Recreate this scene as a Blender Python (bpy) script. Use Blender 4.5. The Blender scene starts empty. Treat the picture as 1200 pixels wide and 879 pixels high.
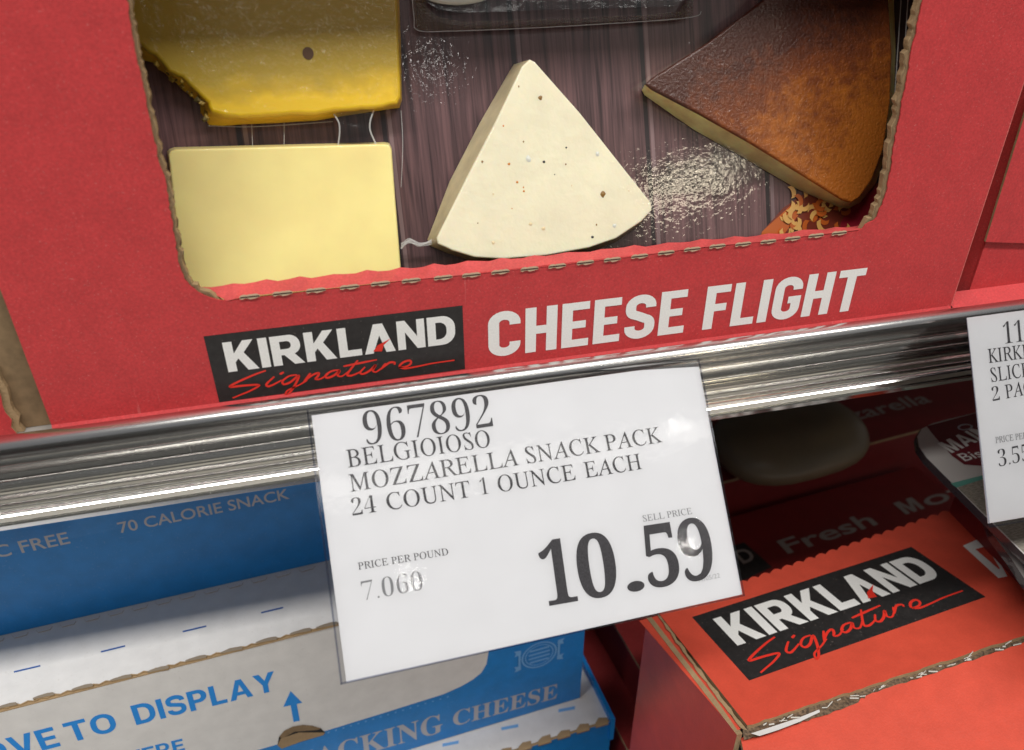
import bpy, bmesh, math, random
from mathutils import Vector, Matrix, noise
random.seed(7)
S = bpy.context.scene
COL = S.collection
# ------------------------------------------------------------------ camera
F_PX, CX, CY = 966.0, 600.0, 440.0
rv = Vector((4615, -627, 966)).normalized()
dv = Vector((0, 1490, 966)); dv = (dv - rv * dv.dot(rv)).normalized()
nv = rv.cross(dv)
RW = Matrix((rv, nv, -dv))                      # image axes -> world axes
CAM = Vector((0.09870668, -0.26099648, 0.17085331))
cd = bpy.data.cameras.new('camera'); cam = bpy.data.objects.new('camera', cd); COL.objects.link(cam)
xa, ya, za = RW @ Vector((1, 0, 0)), RW @ Vector((0, -1, 0)), RW @ Vector((0, 0, -1))
M = Matrix((xa, ya, za)).transposed().to_4x4(); M.translation = CAM
cam.matrix_world = M
cd.sensor_width = 36; cd.lens = F_PX / 1200 * 36; cd.clip_start = 0.005; cd.clip_end = 30
cd.dof.use_dof = True; cd.dof.focus_distance = 0.335; cd.dof.aperture_fstop = 12
S.camera = cam
# ------------------------------------------------------------------ light
w = bpy.data.worlds.new("World"); S.world = w; w.use_nodes = True
nt = w.node_tree; bg = nt.nodes['Background']
tc = nt.nodes.new('ShaderNodeTexCoord'); sp = nt.nodes.new('ShaderNodeSeparateXYZ'); cr = nt.nodes.new('ShaderNodeValToRGB')
mr = nt.nodes.new('ShaderNodeMapRange'); mr.inputs[1].default_value = -1; mr.inputs[2].default_value = 1
nt.links.new(tc.outputs['Generated'], sp.inputs[0]); nt.links.new(sp.outputs['Z'], mr.inputs[0]); nt.links.new(mr.outputs[0], cr.inputs[0]); nt.links.new(cr.outputs[0], bg.inputs[0])
e = cr.color_ramp.elements
e[0].position = 0.30; e[0].color = (0.30, 0.285, 0.27, 1)
e[1].position = 0.62; e[1].color = (0.78, 0.80, 0.84, 1)
bg.inputs[1].default_value = 0.17

def lamp(name, direc, dist, size, power, color=(1, 0.97, 0.92), target=(0.18, -0.02, -0.02), sizey=None):
    l = bpy.data.lights.new(name, 'AREA'); l.energy = power; l.size = size; l.color = color
    if sizey: l.shape = 'RECTANGLE'; l.size_y = sizey
    o = bpy.data.objects.new(name, l); COL.objects.link(o)
    dd = Vector(direc).normalized(); o.location = Vector(target) + dd * dist
    o.rotation_euler = dd.to_track_quat('Z', 'Y').to_euler()
    return o
k_ = lamp('ceiling_strip_key', (0.04, -0.44, 1.0), 2.8, 5.0, 112, sizey=0.30)
k_.rotation_euler = (math.radians(24), 0, 0)
s_ = lamp('ceiling_strip_next_aisle', (0.1, -1.0, 0.95), 4.5, 5.0, 9, sizey=0.16)
s_.rotation_euler = (math.radians(46), 0, 0)
lamp('aisle_lamp', (0.138, -0.80, 0.584), 3.0, 0.036, 0.16)
lamp('aisle_lamp', (0.478, -0.7235, 0.498), 3.0, 0.036, 0.38)
lamp('aisle_lamp', (0.492, -0.6236, 0.6074), 3.0, 0.030, 0.10)
lamp('far_aisle_lamp', (0.44, -0.8283, 0.40), 3.5, 0.44, 3.6, color=(1, .86, .64), sizey=0.11)
S.view_settings.view_transform = 'Standard'; S.view_settings.look = 'None'
S.view_settings.exposure = 0.08; S.view_settings.gamma = 1
S.cycles.max_bounces = 8; S.cycles.transparent_max_bounces = 12

# ------------------------------------------------------------------ geometry helpers
def ray(u, v): return RW @ Vector((u - CX, v - CY, F_PX))
class Pl:                                       # a plane through O with outward normal n
    def __init__(s, O, n): s.O = Vector(O); s.n = Vector(n).normalized()
    def at(s, u, v, off=0.0):
        r = ray(u, v); O = s.O + s.n * off
        return CAM + r * ((O - CAM).dot(s.n) / r.dot(s.n))
    def shift(s, d): return Pl(s.O + s.n * d, s.n)

CLEARS = set()
def base(name, kind=None, label=None, cat=None, group=None, parent=None, o=None):
    if label: o['label'] = label
    if cat: o['category'] = cat
    if group: o['group'] = group
    if kind: o['kind'] = kind
    if parent: o.parent = parent
    return o
def thing(name, loc, label, cat, group=None):
    o = bpy.data.objects.new(name, None); COL.objects.link(o); o.location = Vector(loc); o.empty_display_size = 0.01
    return base(name, None, label, cat, group, None, o)
def wloc(o):
    v = Vector((0, 0, 0))
    while o: v += Vector(o.location); o = o.parent
    return v
def mesh(name, verts, faces, mats, parent=None, label=None, cat=None, group=None, kind=None, mi=None, smooth=False, pivot=None):
    vs = [Vector(v) for v in verts]
    pw = wloc(parent) if parent else Vector((0, 0, 0))
    c = Vector(pivot) if pivot is not None else sum(vs, Vector((0, 0, 0))) / max(1, len(vs))
    me = bpy.data.meshes.new(name); me.from_pydata([tuple(v - c) for v in vs], [], faces)
    if not isinstance(mats, (list, tuple)): mats = [mats]
    for m in mats: me.materials.append(m)
    if mi:
        for p, k in zip(me.polygons, mi): p.material_index = k
    if smooth:
        for p in me.polygons: p.use_smooth = True
    me.update()
    if len(mats) == 1 and mats[0].name in CLEARS and me.polygons:    # open clear sheets face outward
        k = len(me.polygons) // 2
        if me.polygons[k].normal.dot(CAM - (me.polygons[k].center + c)) < 0: me.flip_normals()
    o = bpy.data.objects.new(name, me); COL.objects.link(o); o.location = c - pw
    return base(name, kind, label, cat, group, parent, o)
def slab(name, pts, n, t, mface, mside=None, parent=None, **k):
    """closed outline pts, extruded t against n; face material on front"""
    n = Vector(n).normalized(); pts = [Vector(p) for p in pts]; N = len(pts)
    nn = Vector((0, 0, 0))
    for i in range(N): nn += pts[i].cross(pts[(i + 1) % N])
    if nn.dot(n) < 0: pts = pts[::-1]
    vs = pts + [p - n * t for p in pts]
    fs = [list(range(N)), list(range(2 * N - 1, N - 1, -1))] + [[i, i + N, (i + 1) % N + N, (i + 1) % N] for i in range(N)]
    return mesh(name, vs, fs, [mface, mside or mface], parent, mi=[0, 1] + [1] * N, **k)
def sweep(name, prof, x0, x1, mat, parent, nx=1, closed=False, smooth=False, **k):
    """profile [(y,z)] extruded along X"""
    vs, fs = [], []; n = len(prof)
    for i in range(nx + 1):
        x = x0 + (x1 - x0) * i / nx
        vs += [(x, y, z) for y, z in prof]
    for i in range(nx):
        for j in range(n if closed else n - 1):
            a, b = i * n + j, i * n + (j + 1) % n
            fs.append([a, b, b + n, a + n])
    if closed: fs += [list(range(n))[::-1], [nx * n + j for j in range(n)]]
    return mesh(name, vs, fs, mat, parent, smooth=smooth, **k)
def circ(cy, cz, r, n=20, a0=0, a1=360): return [(cy + r * math.cos(math.radians(a0 + (a1 - a0) * i / n)), cz + r * math.sin(math.radians(a0 + (a1 - a0) * i / n))) for i in range(n + (0 if a1 - a0 == 360 else 1))]
def lerp2(a, b, t): return (a[0] + (b[0] - a[0]) * t, a[1] + (b[1] - a[1]) * t)
def resample(pts, step):
    out = []
    N = len(pts)
    for i in range(N):
        a, b = pts[i], pts[(i + 1) % N]
        k = max(1, int(math.hypot(b[0] - a[0], b[1] - a[1]) / step))
        out += [lerp2(a, b, j / k) for j in range(k)]
    return out
def catmull(P, k=8):
    Q = [P[0]] + list(P) + [P[-1]]; out = []
    for i in range(1, len(Q) - 2):
        for j in range(k):
            t = j / k
            out.append(tuple(0.5 * (2 * Q[i][c] + (Q[i + 1][c] - Q[i - 1][c]) * t + (2 * Q[i - 1][c] - 5 * Q[i][c] + 4 * Q[i + 1][c] - Q[i + 2][c]) * t * t + (3 * Q[i][c] - Q[i - 1][c] - 3 * Q[i + 1][c] + Q[i + 2][c]) * t ** 3) for c in (0, 1)))
    out.append(tuple(P[-1])); return out

# ------------------------------------------------------------------ materials
def mat(name, col, rough=0.5, metal=0.0, **k):
    m = bpy.data.materials.new(name); m.use_nodes = True; b = m.node_tree.nodes['Principled BSDF']
    b.inputs['Base Color'].default_value = (*col, 1); b.inputs['Roughness'].default_value = rough; b.inputs['Metallic'].default_value = metal
    for kk, v in k.items(): b.inputs[kk.replace('_', ' ')].default_value = v
    return m
def nodes(m): return m.node_tree.nodes, m.node_tree.links, m.node_tree.nodes['Principled BSDF']
def add_noise_col(m, col, amt, scale, detail=4, speck=None, speckcol=None, speckscale=2500, stretch=None, thr=0.7):
    N, L, b = nodes(m)
    tc = N.new('ShaderNodeTexCoord'); src = tc.outputs['Object']
    if stretch:
        mp = N.new('ShaderNodeMapping'); mp.inputs['Scale'].default_value = stretch; L.new(src, mp.inputs[0]); src = mp.outputs[0]
    nz = N.new('ShaderNodeTexNoise'); nz.inputs['Scale'].default_value = scale; nz.inputs['Detail'].default_value = detail; L.new(src, nz.inputs[0])
    cr = N.new('ShaderNodeValToRGB'); L.new(nz.outputs[0], cr.inputs[0])
    cr.color_ramp.elements[0].position = 0.3; cr.color_ramp.elements[1].position = 0.7
    cr.color_ramp.elements[0].color = (*[c * (1 - amt) for c in col], 1); cr.color_ramp.elements[1].color = (*[min(1, c * (1 + amt)) for c in col], 1)
    out = cr.outputs[0]
    if speck:
        n2 = N.new('ShaderNodeTexNoise'); n2.inputs['Scale'].default_value = speckscale; n2.inputs['Detail'].default_value = 2; L.new(tc.outputs['Object'], n2.inputs[0])
        c2 = N.new('ShaderNodeValToRGB'); L.new(n2.outputs[0], c2.inputs[0])
        c2.color_ramp.elements[0].position = thr - 0.05; c2.color_ramp.elements[1].position = thr + 0.06
        c2.color_ramp.elements[0].color = (0, 0, 0, 1); c2.color_ramp.elements[1].color = (speck, speck, speck, 1)
        mx = N.new('ShaderNodeMixRGB'); L.new(c2.outputs[0], mx.inputs[0]); L.new(out, mx.inputs[1]); mx.inputs[2].default_value = (*speckcol, 1); out = mx.outputs[0]
    L.new(out, b.inputs['Base Color']); return m, out
def add_bump(m, scale, strength, dist=0.0005, detail=3, stretch=None, which='Normal', tex='noise'):
    N, L, b = nodes(m)
    tc = N.new('ShaderNodeTexCoord'); src = tc.outputs['Object']
    if stretch:
        mp = N.new('ShaderNodeMapping'); mp.inputs['Scale'].default_value = stretch; L.new(src, mp.inputs[0]); src = mp.outputs[0]
    nz = N.new('ShaderNodeTexNoise' if tex == 'noise' else 'ShaderNodeTexVoronoi'); nz.inputs['Scale'].default_value = scale
    if tex == 'noise': nz.inputs['Detail'].default_value = detail
    L.new(src, nz.inputs[0])
    bp = N.new('ShaderNodeBump'); bp.inputs['Strength'].default_value = strength; bp.inputs['Distance'].default_value = dist
    L.new(nz.outputs[0], bp.inputs['Height'])
    prev = b.inputs[which].links
    if prev: L.new(prev[0].from_socket, bp.inputs['Normal'])
    L.new(bp.outputs[0], b.inputs[which]); return m
def board(name, col, rough=0.55, amt=0.07, speck=0.22, speckcol=(0.75, 0.45, 0.42), grain=.15):
    m = mat(name, col, rough); add_noise_col(m, col, amt, 90, 6, speck, speckcol, 1600, thr=0.70)
    N, L, b = nodes(m); tc = N.new('ShaderNodeTexCoord'); g_ = N.new('ShaderNodeTexNoise'); g_.inputs['Scale'].default_value = 1100; g_.inputs['Detail'].default_value = 5; L.new(tc.outputs['Object'], g_.inputs[0])
    mr_ = N.new('ShaderNodeMapRange'); mr_.inputs[1].default_value = .3; mr_.inputs[2].default_value = .7; mr_.inputs[3].default_value = 1 - grain; mr_.inputs[4].default_value = 1 + grain * .6; L.new(g_.outputs[0], mr_.inputs[0])
    hs = N.new('ShaderNodeHueSaturation'); L.new(mr_.outputs[0], hs.inputs['Value']); src = b.inputs['Base Color'].links[0].from_socket; L.new(src, hs.inputs['Color']); L.new(hs.outputs[0], b.inputs['Base Color'])
    add_bump(m, 1300, 0.30, 0.0003); add_bump(m, 60, 0.15, 0.002); return m
RED = board('printed red board', (0.57, 0.046, 0.050), speck=0.22)
N, L, b = nodes(RED); tc = N.new('ShaderNodeTexCoord'); mp = N.new('ShaderNodeMapping'); mp.inputs['Rotation'].default_value = (0, .22, 0); mp.inputs['Scale'].default_value = (700, 60, 28); L.new(tc.outputs['Object'], mp.inputs[0])
nz = N.new('ShaderNodeTexNoise'); nz.inputs['Scale'].default_value = 1; nz.inputs['Detail'].default_value = 3; L.new(mp.outputs[0], nz.inputs[0])
nl_ = N.new('ShaderNodeTexNoise'); nl_.inputs['Scale'].default_value = 14; L.new(tc.outputs['Object'], nl_.inputs[0])
sc1 = N.new('ShaderNodeMapRange'); sc1.inputs[1].default_value = .66; sc1.inputs[2].default_value = .74; L.new(nz.outputs[0], sc1.inputs[0])
sc2 = N.new('ShaderNodeMapRange'); sc2.inputs[1].default_value = .56; sc2.inputs[2].default_value = .66; sc2.inputs[4].default_value = .45; L.new(nl_.outputs[0], sc2.inputs[0])
sm = N.new('ShaderNodeMath'); sm.operation = 'MULTIPLY'; L.new(sc1.outputs[0], sm.inputs[0]); L.new(sc2.outputs[0], sm.inputs[1])
mx_ = N.new('ShaderNodeMixRGB'); L.new(sm.outputs[0], mx_.inputs[0]); L.new(b.inputs['Base Color'].links[0].from_socket, mx_.inputs[1]); mx_.inputs[2].default_value = (.80, .35, .33, 1); L.new(mx_.outputs[0], b.inputs['Base Color'])
RED_SILL_LIT = board('red board lightened as lit', (0.62, 0.080, 0.080), amt=0.12)  # lighter red carries the light caught by the folded sill
ORANGE = board('orange red board', (0.68, 0.085, 0.048), rough=0.42, speck=0.06, grain=.05)
DKRED = board('red board darkened for shade', (0.20, 0.014, 0.014), rough=0.5, speck=0.15)  # red lowered so the colour carries the shade below the shelf
BLACK = mat('black print', (0.022, 0.020, 0.020), 0.5); add_noise_col(BLACK, (0.022, 0.020, 0.020), 0.25, 400, 4, 0.5, (0.25, 0.2, 0.18), 700, thr=0.72)
LETTER = mat('light grey print', (0.88, 0.88, 0.86), 0.5); add_noise_col(LETTER, (0.88, 0.88, 0.86), 0.05, 1500)
REDINK = mat('bright red print', (0.78, 0.035, 0.02), 0.5)
KRAFT = mat('kraft board', (0.40, 0.27, 0.15), 0.8); add_noise_col(KRAFT, (0.36, 0.245, 0.13), 0.12, 150, 6); add_bump(KRAFT, 900, 0.5, 0.0006)
KRAFTD = mat('kraft fluting', (0.30, 0.20, 0.11), 0.85); add_noise_col(KRAFTD, (0.24, 0.16, 0.085), 0.18, 300, 6)
WHITEB = mat('white board', (0.66, 0.64, 0.62), 0.5); add_noise_col(WHITEB, (0.76, 0.745, 0.73), 0.05, 120, 5, 0.2, (0.5, 0.45, 0.4), 700); add_bump(WHITEB, 700, 0.15, 0.0003)
BLUE = mat('blue print board', (0.012, 0.20, 0.55), 0.42); add_noise_col(BLUE, (0.010, 0.22, 0.62), 0.08, 120, 5, 0.25, (0.2, 0.4, 0.7), 900, thr=0.68); add_bump(BLUE, 800, 0.15, 0.0003)
BLUEINK = mat('blue ink', (0.014, 0.27, 0.78), 0.5)
DKBLUEINK = mat('dark blue ink', (0.02, 0.10, 0.36), 0.5)
PALEINK = mat('pale print', (0.46, 0.47, 0.52), 0.5)
DIMINK = mat('print darkened for shade', (.34, .29, .27), .5)  # under-shelf shade put into the ink colour
PALEBLUE = mat('pale blue print', (0.17, 0.42, 0.78), 0.5)
PAPER = mat('white paper', (0.72, 0.72, 0.74), 0.7); add_noise_col(PAPER, (0.70, 0.70, 0.715), 0.02, 60)
TONER = mat('black toner', (0.028, 0.026, 0.030), 0.5); add_noise_col(TONER, (0.035, 0.032, 0.037), 0.7, 2600, 3)
TONERG = mat('thin toner', (0.20, 0.20, 0.21), 0.5)
TONERL = mat('pale toner', (0.40, 0.40, 0.41), 0.5)
STEEL = mat('polished steel', (0.84, 0.83, 0.81), 0.24, 1.0)
DUST = mat('dusty steel', (0.88, 0.87, 0.84), 0.13, 1.0)
N_, L_, b_ = nodes(DUST)
_tc = N_.new('ShaderNodeTexCoord'); _nz = N_.new('ShaderNodeTexNoise'); _nz.inputs['Scale'].default_value = 1500; _nz.inputs['Detail'].default_value = 3
_cr = N_.new('ShaderNodeValToRGB'); _cr.color_ramp.elements[0].position = 0.70; _cr.color_ramp.elements[1].position = 0.78
L_.new(_tc.outputs['Object'], _nz.inputs[0]); L_.new(_nz.outputs[0], _cr.inputs[0])
_mx = N_.new('ShaderNodeMath'); _mx.operation = 'SUBTRACT'; _mx.inputs[0].default_value = 1; L_.new(_cr.outputs[0], _mx.inputs[1]); L_.new(_mx.outputs[0], b_.inputs['Metallic'])
_m2 = N_.new('ShaderNodeMapRange'); _m2.inputs[3].default_value = 0.13; _m2.inputs[4].default_value = 0.8; L_.new(_cr.outputs[0], _m2.inputs[0]); L_.new(_m2.outputs[0], b_.inputs['Roughness'])
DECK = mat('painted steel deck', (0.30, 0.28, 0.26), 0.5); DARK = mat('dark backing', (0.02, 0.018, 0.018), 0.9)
def clear(name, tint=(1, 1, 1), rough=0.05, ior=1.45, bump=None, fac=1.0):
    CLEARS.add(name); m = bpy.data.materials.new(name); m.use_nodes = True; N, L = m.node_tree.nodes, m.node_tree.links
    for n in list(N): N.remove(n)
    out = N.new('ShaderNodeOutputMaterial'); mx = N.new('ShaderNodeMixShader'); t = N.new('ShaderNodeBsdfTransparent'); g = N.new('ShaderNodeBsdfGlossy'); fr = N.new('ShaderNodeFresnel')
    t.inputs[0].default_value = (*tint, 1); g.inputs['Roughness'].default_value = rough; fr.inputs['IOR'].default_value = ior
    mul = N.new('ShaderNodeMath'); mul.operation = 'MULTIPLY'; mul.inputs[1].default_value = fac; L.new(fr.outputs[0], mul.inputs[0])
    L.new(mul.outputs[0], mx.inputs[0]); L.new(t.outputs[0], mx.inputs[1]); L.new(g.outputs[0], mx.inputs[2]); L.new(mx.outputs[0], out.inputs[0])
    if bump:
        tc = N.new('ShaderNodeTexCoord'); src = tc.outputs['Object']
        nz = N.new('ShaderNodeTexNoise'); nz.inputs['Scale'].default_value = bump[0]; nz.inputs['Detail'].default_value = 4; L.new(src, nz.inputs[0])
        bp = N.new('ShaderNodeBump'); bp.inputs['Strength'].default_value = bump[1]; bp.inputs['Distance'].default_value = bump[2]
        L.new(nz.outputs[0], bp.inputs['Height']); L.new(bp.outputs[0], g.inputs['Normal']); L.new(bp.outputs[0], fr.inputs['Normal'])
    return m
SLEEVE = clear('clear vinyl sleeve', (0.97, 0.975, 0.985), 0.07, 1.45, (45, 0.10, 0.002))
STRIP = clear('clear plastic strip', (0.90, 0.90, 0.89), 0.08, 1.5)
EDGE = clear('plastic edge', (0.55, 0.57, 0.66), 0.1, 1.6)
FILM = clear('crinkled clear film', (1, 1, 1), 0.10, 1.55, (1100, 0.6, 0.00010), 1.5)
N, L = FILM.node_tree.nodes, FILM.node_tree.links
at_ = N.new('ShaderNodeAttribute'); at_.attribute_name = 'cover'; mm = N.new('ShaderNodeMath'); mm.operation = 'MULTIPLY'
mxs = [q for q in N if q.type == 'MIX_SHADER'][0]; L.new(mxs.inputs[0].links[0].from_socket, mm.inputs[0]); L.new(at_.outputs['Fac'], mm.inputs[1]); L.new(mm.outputs[0], mxs.inputs[0])
TABP = clear('thick clear plastic', (0.80, 0.82, 0.82), 0.12, 1.6, (120, 0.3, 0.002), 1.5)

# ------------------------------------------------------------------ lettering
EPS = 0.00005
def frame(pl, pL, pR, off=EPS * 2):
    A, B = pl.at(*pL, off), pl.at(*pR, off); ex = (B - A).normalized(); ey = pl.n.cross(ex).normalized()
    return A, ex, ey, (B - A).length
def put2d(name, polys, A, ex, ey, n, material, parent, **k):
    """polys: list of (verts2d, faces); every one on its own thin level"""
    vs, fs = [], []
    for q, (v2, f2) in enumerate(polys):
        b = len(vs); z = (q % 5) * 0.000012
        vs += [A + ex * x + ey * y + n * z for x, y in v2]; fs += [[b + i for i in f] for f in f2]
    return mesh(name, vs, fs, material, parent, **k)
def face_up(v2, f2):
    out = []
    for f in f2:
        a = sum(v2[f[i]][0] * v2[f[(i + 1) % len(f)]][1] - v2[f[(i + 1) % len(f)]][0] * v2[f[i]][1] for i in range(len(f)))
        out.append(f if a > 0 else f[::-1])
    return out
_font_cache = {}
def glyphs(text, off=0.0, style='sans'):
    key = (text, off, style)
    if key in _font_cache: return _font_cache[key]
    t = text; cap = None
    def tr(s):
        r = ''
        for c in s:
            if style in ('serif',) and 'A' <= c <= 'Z': r += chr(0x1D434 + ord(c) - 65)
            elif style in ('serif', 'bold') and c.isdigit(): r += chr(0x1D7CE + int(c))
            elif style == 'bold' and 'A' <= c <= 'Z': r += chr(0x1D400 + ord(c) - 65)
            else: r += c
        return r
    def build(s):
        c = bpy.data.curves.new('t', 'FONT'); c.body = s; c.size = 1; c.resolution_u = 4; c.offset = off
        o = bpy.data.objects.new('t', c); COL.objects.link(o)
        dg = bpy.context.evaluated_depsgraph_get(); me = bpy.data.meshes.new_from_object(o.evaluated_get(dg))
        v = [(p.co.x, p.co.y) for p in me.vertices]; f = [list(p.vertices) for p in me.polygons]
        bpy.data.objects.remove(o); bpy.data.curves.remove(c); bpy.data.meshes.remove(me)
        return v, f
    v, f = build(tr(text))
    hv, _ = build(tr('E' if style != 'digits' else '1')); cap = max(p[1] for p in hv)
    if style == 'serif' and any('A' <= c <= 'Z' for c in text):
        sh = math.tan(math.radians(16.0)); v = [(x - y * sh, y) for x, y in v]
    x0, x1 = min(p[0] for p in v), max(p[0] for p in v)
    v = [((x - x0) / (x1 - x0), y / cap) for x, y in v]
    _font_cache[key] = (v, face_up(v, f)); return _font_cache[key]
def text(s, pl, pL, pR, pT, material, parent, style='sans', off=0.0, name='lettering', pieces=None, label=None, lift=EPS * 2):
    A, ex, ey, W = frame(pl, pL, pR, lift); h = (pl.at(*pT, lift) - A).dot(ey)
    if pieces: ps = []; [ps.append(([(a + (b - a) * x, y) for x, y in glyphs(c, off, style)[0]], glyphs(c, off, style)[1])) for c, a, b in pieces]
    else: ps = [glyphs(s, off, style)]
    ps = [([(x * W, y * h) for x, y in v], f) for v, f in ps]
    return put2d(name, ps, A, ex, ey, pl.n, material, parent, label=label)
def poly(*p): return (list(p), [list(range(len(p)))])
def rr(x0, y0, x1, y1, r, k=7):
    out = []
    for (cx, cy, a), q in zip(((x0, y0, 180), (x1, y0, 270), (x1, y1, 0), (x0, y1, 90)), r):
        q = max(q, 1e-4); sx = 1 if cx == x0 else -1; sy = 1 if cy == y0 else -1
        for i in range(k + 1):
            t = math.radians(a + 90 * i / k); out.append((cx + sx * q + q * math.cos(t), cy + sy * q + q * math.sin(t)))
    return out
def ring(o, i):
    n = len(o); return (o + i, [[a, (a + 1) % n, (a + 1) % n + n, a + n] for a in range(n)])
def ribbon(P, wd, taper=None):
    P = [p for i, p in enumerate(P) if i == 0 or math.hypot(p[0] - P[i - 1][0], p[1] - P[i - 1][1]) > 1e-6]
    n = len(P); L, R = [], []
    for i, p in enumerate(P):
        a = P[max(0, i - 1)]; b = P[min(n - 1, i + 1)]; dx, dy = b[0] - a[0], b[1] - a[1]; l = math.hypot(dx, dy) or 1
        ww = wd * (taper(i / (n - 1)) if taper else 1) / 2; L.append((p[0] - dy / l * ww, p[1] + dx / l * ww)); R.append((p[0] + dy / l * ww, p[1] - dx / l * ww))
    vs = L + R
    return (vs, face_up(vs, [[i, i + 1, i + 1 + n, i + n] for i in range(n - 1)]))
# heavy logo capitals, unit height
HV = {
 'K': (0.93, [poly((0,0),(.27,0),(.27,.30),(.37,.42),(.60,0),(.93,0),(.56,.60),(.89,1),(.58,1),(.27,.60),(.27,1),(0,1))]),
 'I': (0.27, [poly((0,0),(.27,0),(.27,1),(0,1))]),
 'L': (0.70, [poly((0,0),(.70,0),(.70,.22),(.27,.22),(.27,1),(0,1))]),
 'N': (0.88, [poly((0,0),(.25,0),(.25,.60),(.62,0),(.88,0),(.88,1),(.63,1),(.63,.42),(.26,1),(0,1))]),
 'A': (0.98, [poly((0,0),(.34,1),(.63,1),(.98,0),(.68,0),(.60,.27),(.50,.60),(.27,0))]),
 'D': (0.90, [ring(rr(0,0,.9,1,(0,.42,.42,0)), rr(.27,.21,.62,.79,(0,.24,.24,0)))]),
 'R': (0.93, [ring(rr(0,.34,.88,1,(0,.30,.32,0)), rr(.27,.54,.60,.80,(0,.12,.12,0))), poly((0,0),(.27,0),(.27,.345),(0,.345)), poly((.36,.345),(.64,0),(.95,0),(.66,.38))]),
}
def arcp(cx, cy, r, a0, a1, k=8, ry=None): return [(cx + r * math.cos(math.radians(a0 + (a1 - a0) * i / k)), cy + (ry or r) * math.sin(math.radians(a0 + (a1 - a0) * i / k))) for i in range(k + 1)]
sw = 0.19; h2 = sw / 2; WC = 0.56
CN = {
 'C': (WC, [ribbon([(WC - h2, .69), (WC - h2, .74)] + arcp(WC / 2, .74, WC / 2 - h2, 0, 180, 12, .165) + [(h2, .5), (h2, .26)] + arcp(WC / 2, .26, WC / 2 - h2, 180, 360, 12, .165) + [(WC - h2, .31)], sw)]),
 'H': (WC, [poly((0,0),(sw,0),(sw,.41),(WC-sw,.41),(WC-sw,0),(WC,0),(WC,1),(WC-sw,1),(WC-sw,.59),(sw,.59),(sw,1),(0,1))]),
 'E': (.49, [poly((0,0),(.49,0),(.49,.17),(sw,.17),(sw,.42),(.43,.42),(.43,.585),(sw,.585),(sw,.83),(.49,.83),(.49,1),(0,1))]),
 'F': (.47, [poly((0,0),(sw,0),(sw,.41),(.42,.41),(.42,.58),(sw,.58),(sw,.83),(.47,.83),(.47,1),(0,1))]),
 'L': (.46, [poly((0,0),(.46,0),(.46,.17),(sw,.17),(sw,1),(0,1))]),
 'I': (sw, [poly((0,0),(sw,0),(sw,1),(0,1))]),
 'T': (.56, [poly((.185,0),(.375,0),(.375,.83),(.56,.83),(.56,1),(0,1),(0,.83),(.185,.83))]),
 'G': (WC, [ribbon([(WC - h2, .69), (WC - h2, .74)] + arcp(WC / 2, .74, WC / 2 - h2, 0, 180, 12, .165) + [(h2, .5), (h2, .26)] + arcp(WC / 2, .26, WC / 2 - h2, 180, 360, 12, .165) + [(WC - h2, .30), (WC - h2, .54)], sw), poly((.30,.38),(WC-h2,.38),(WC-h2,.54),(.30,.54))]),
 'S': (WC, [ribbon([(WC - h2, .70), (WC - h2, .745)] + arcp(WC / 2, .745, WC / 2 - h2, 0, 180, 12, .16) + arcp(.20, .68, .105, 180, 262, 5, .13) + [(.28, .505)] + arcp(.36, .32, .105, 82, 0, 5, .13) + arcp(WC / 2, .25, WC / 2 - h2, 0, -180, 12, .16) + [(h2, .30)], sw)]),
}
def word(W, gap, table):
    out = []; x = 0
    for c in W:
        wd, ps = table[c]; out += [([(x + a, b) for a, b in v], face_up([(x + a, b) for a, b in v], f)) for v, f in ps]; x += wd + gap
    return out, x - gap
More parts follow.
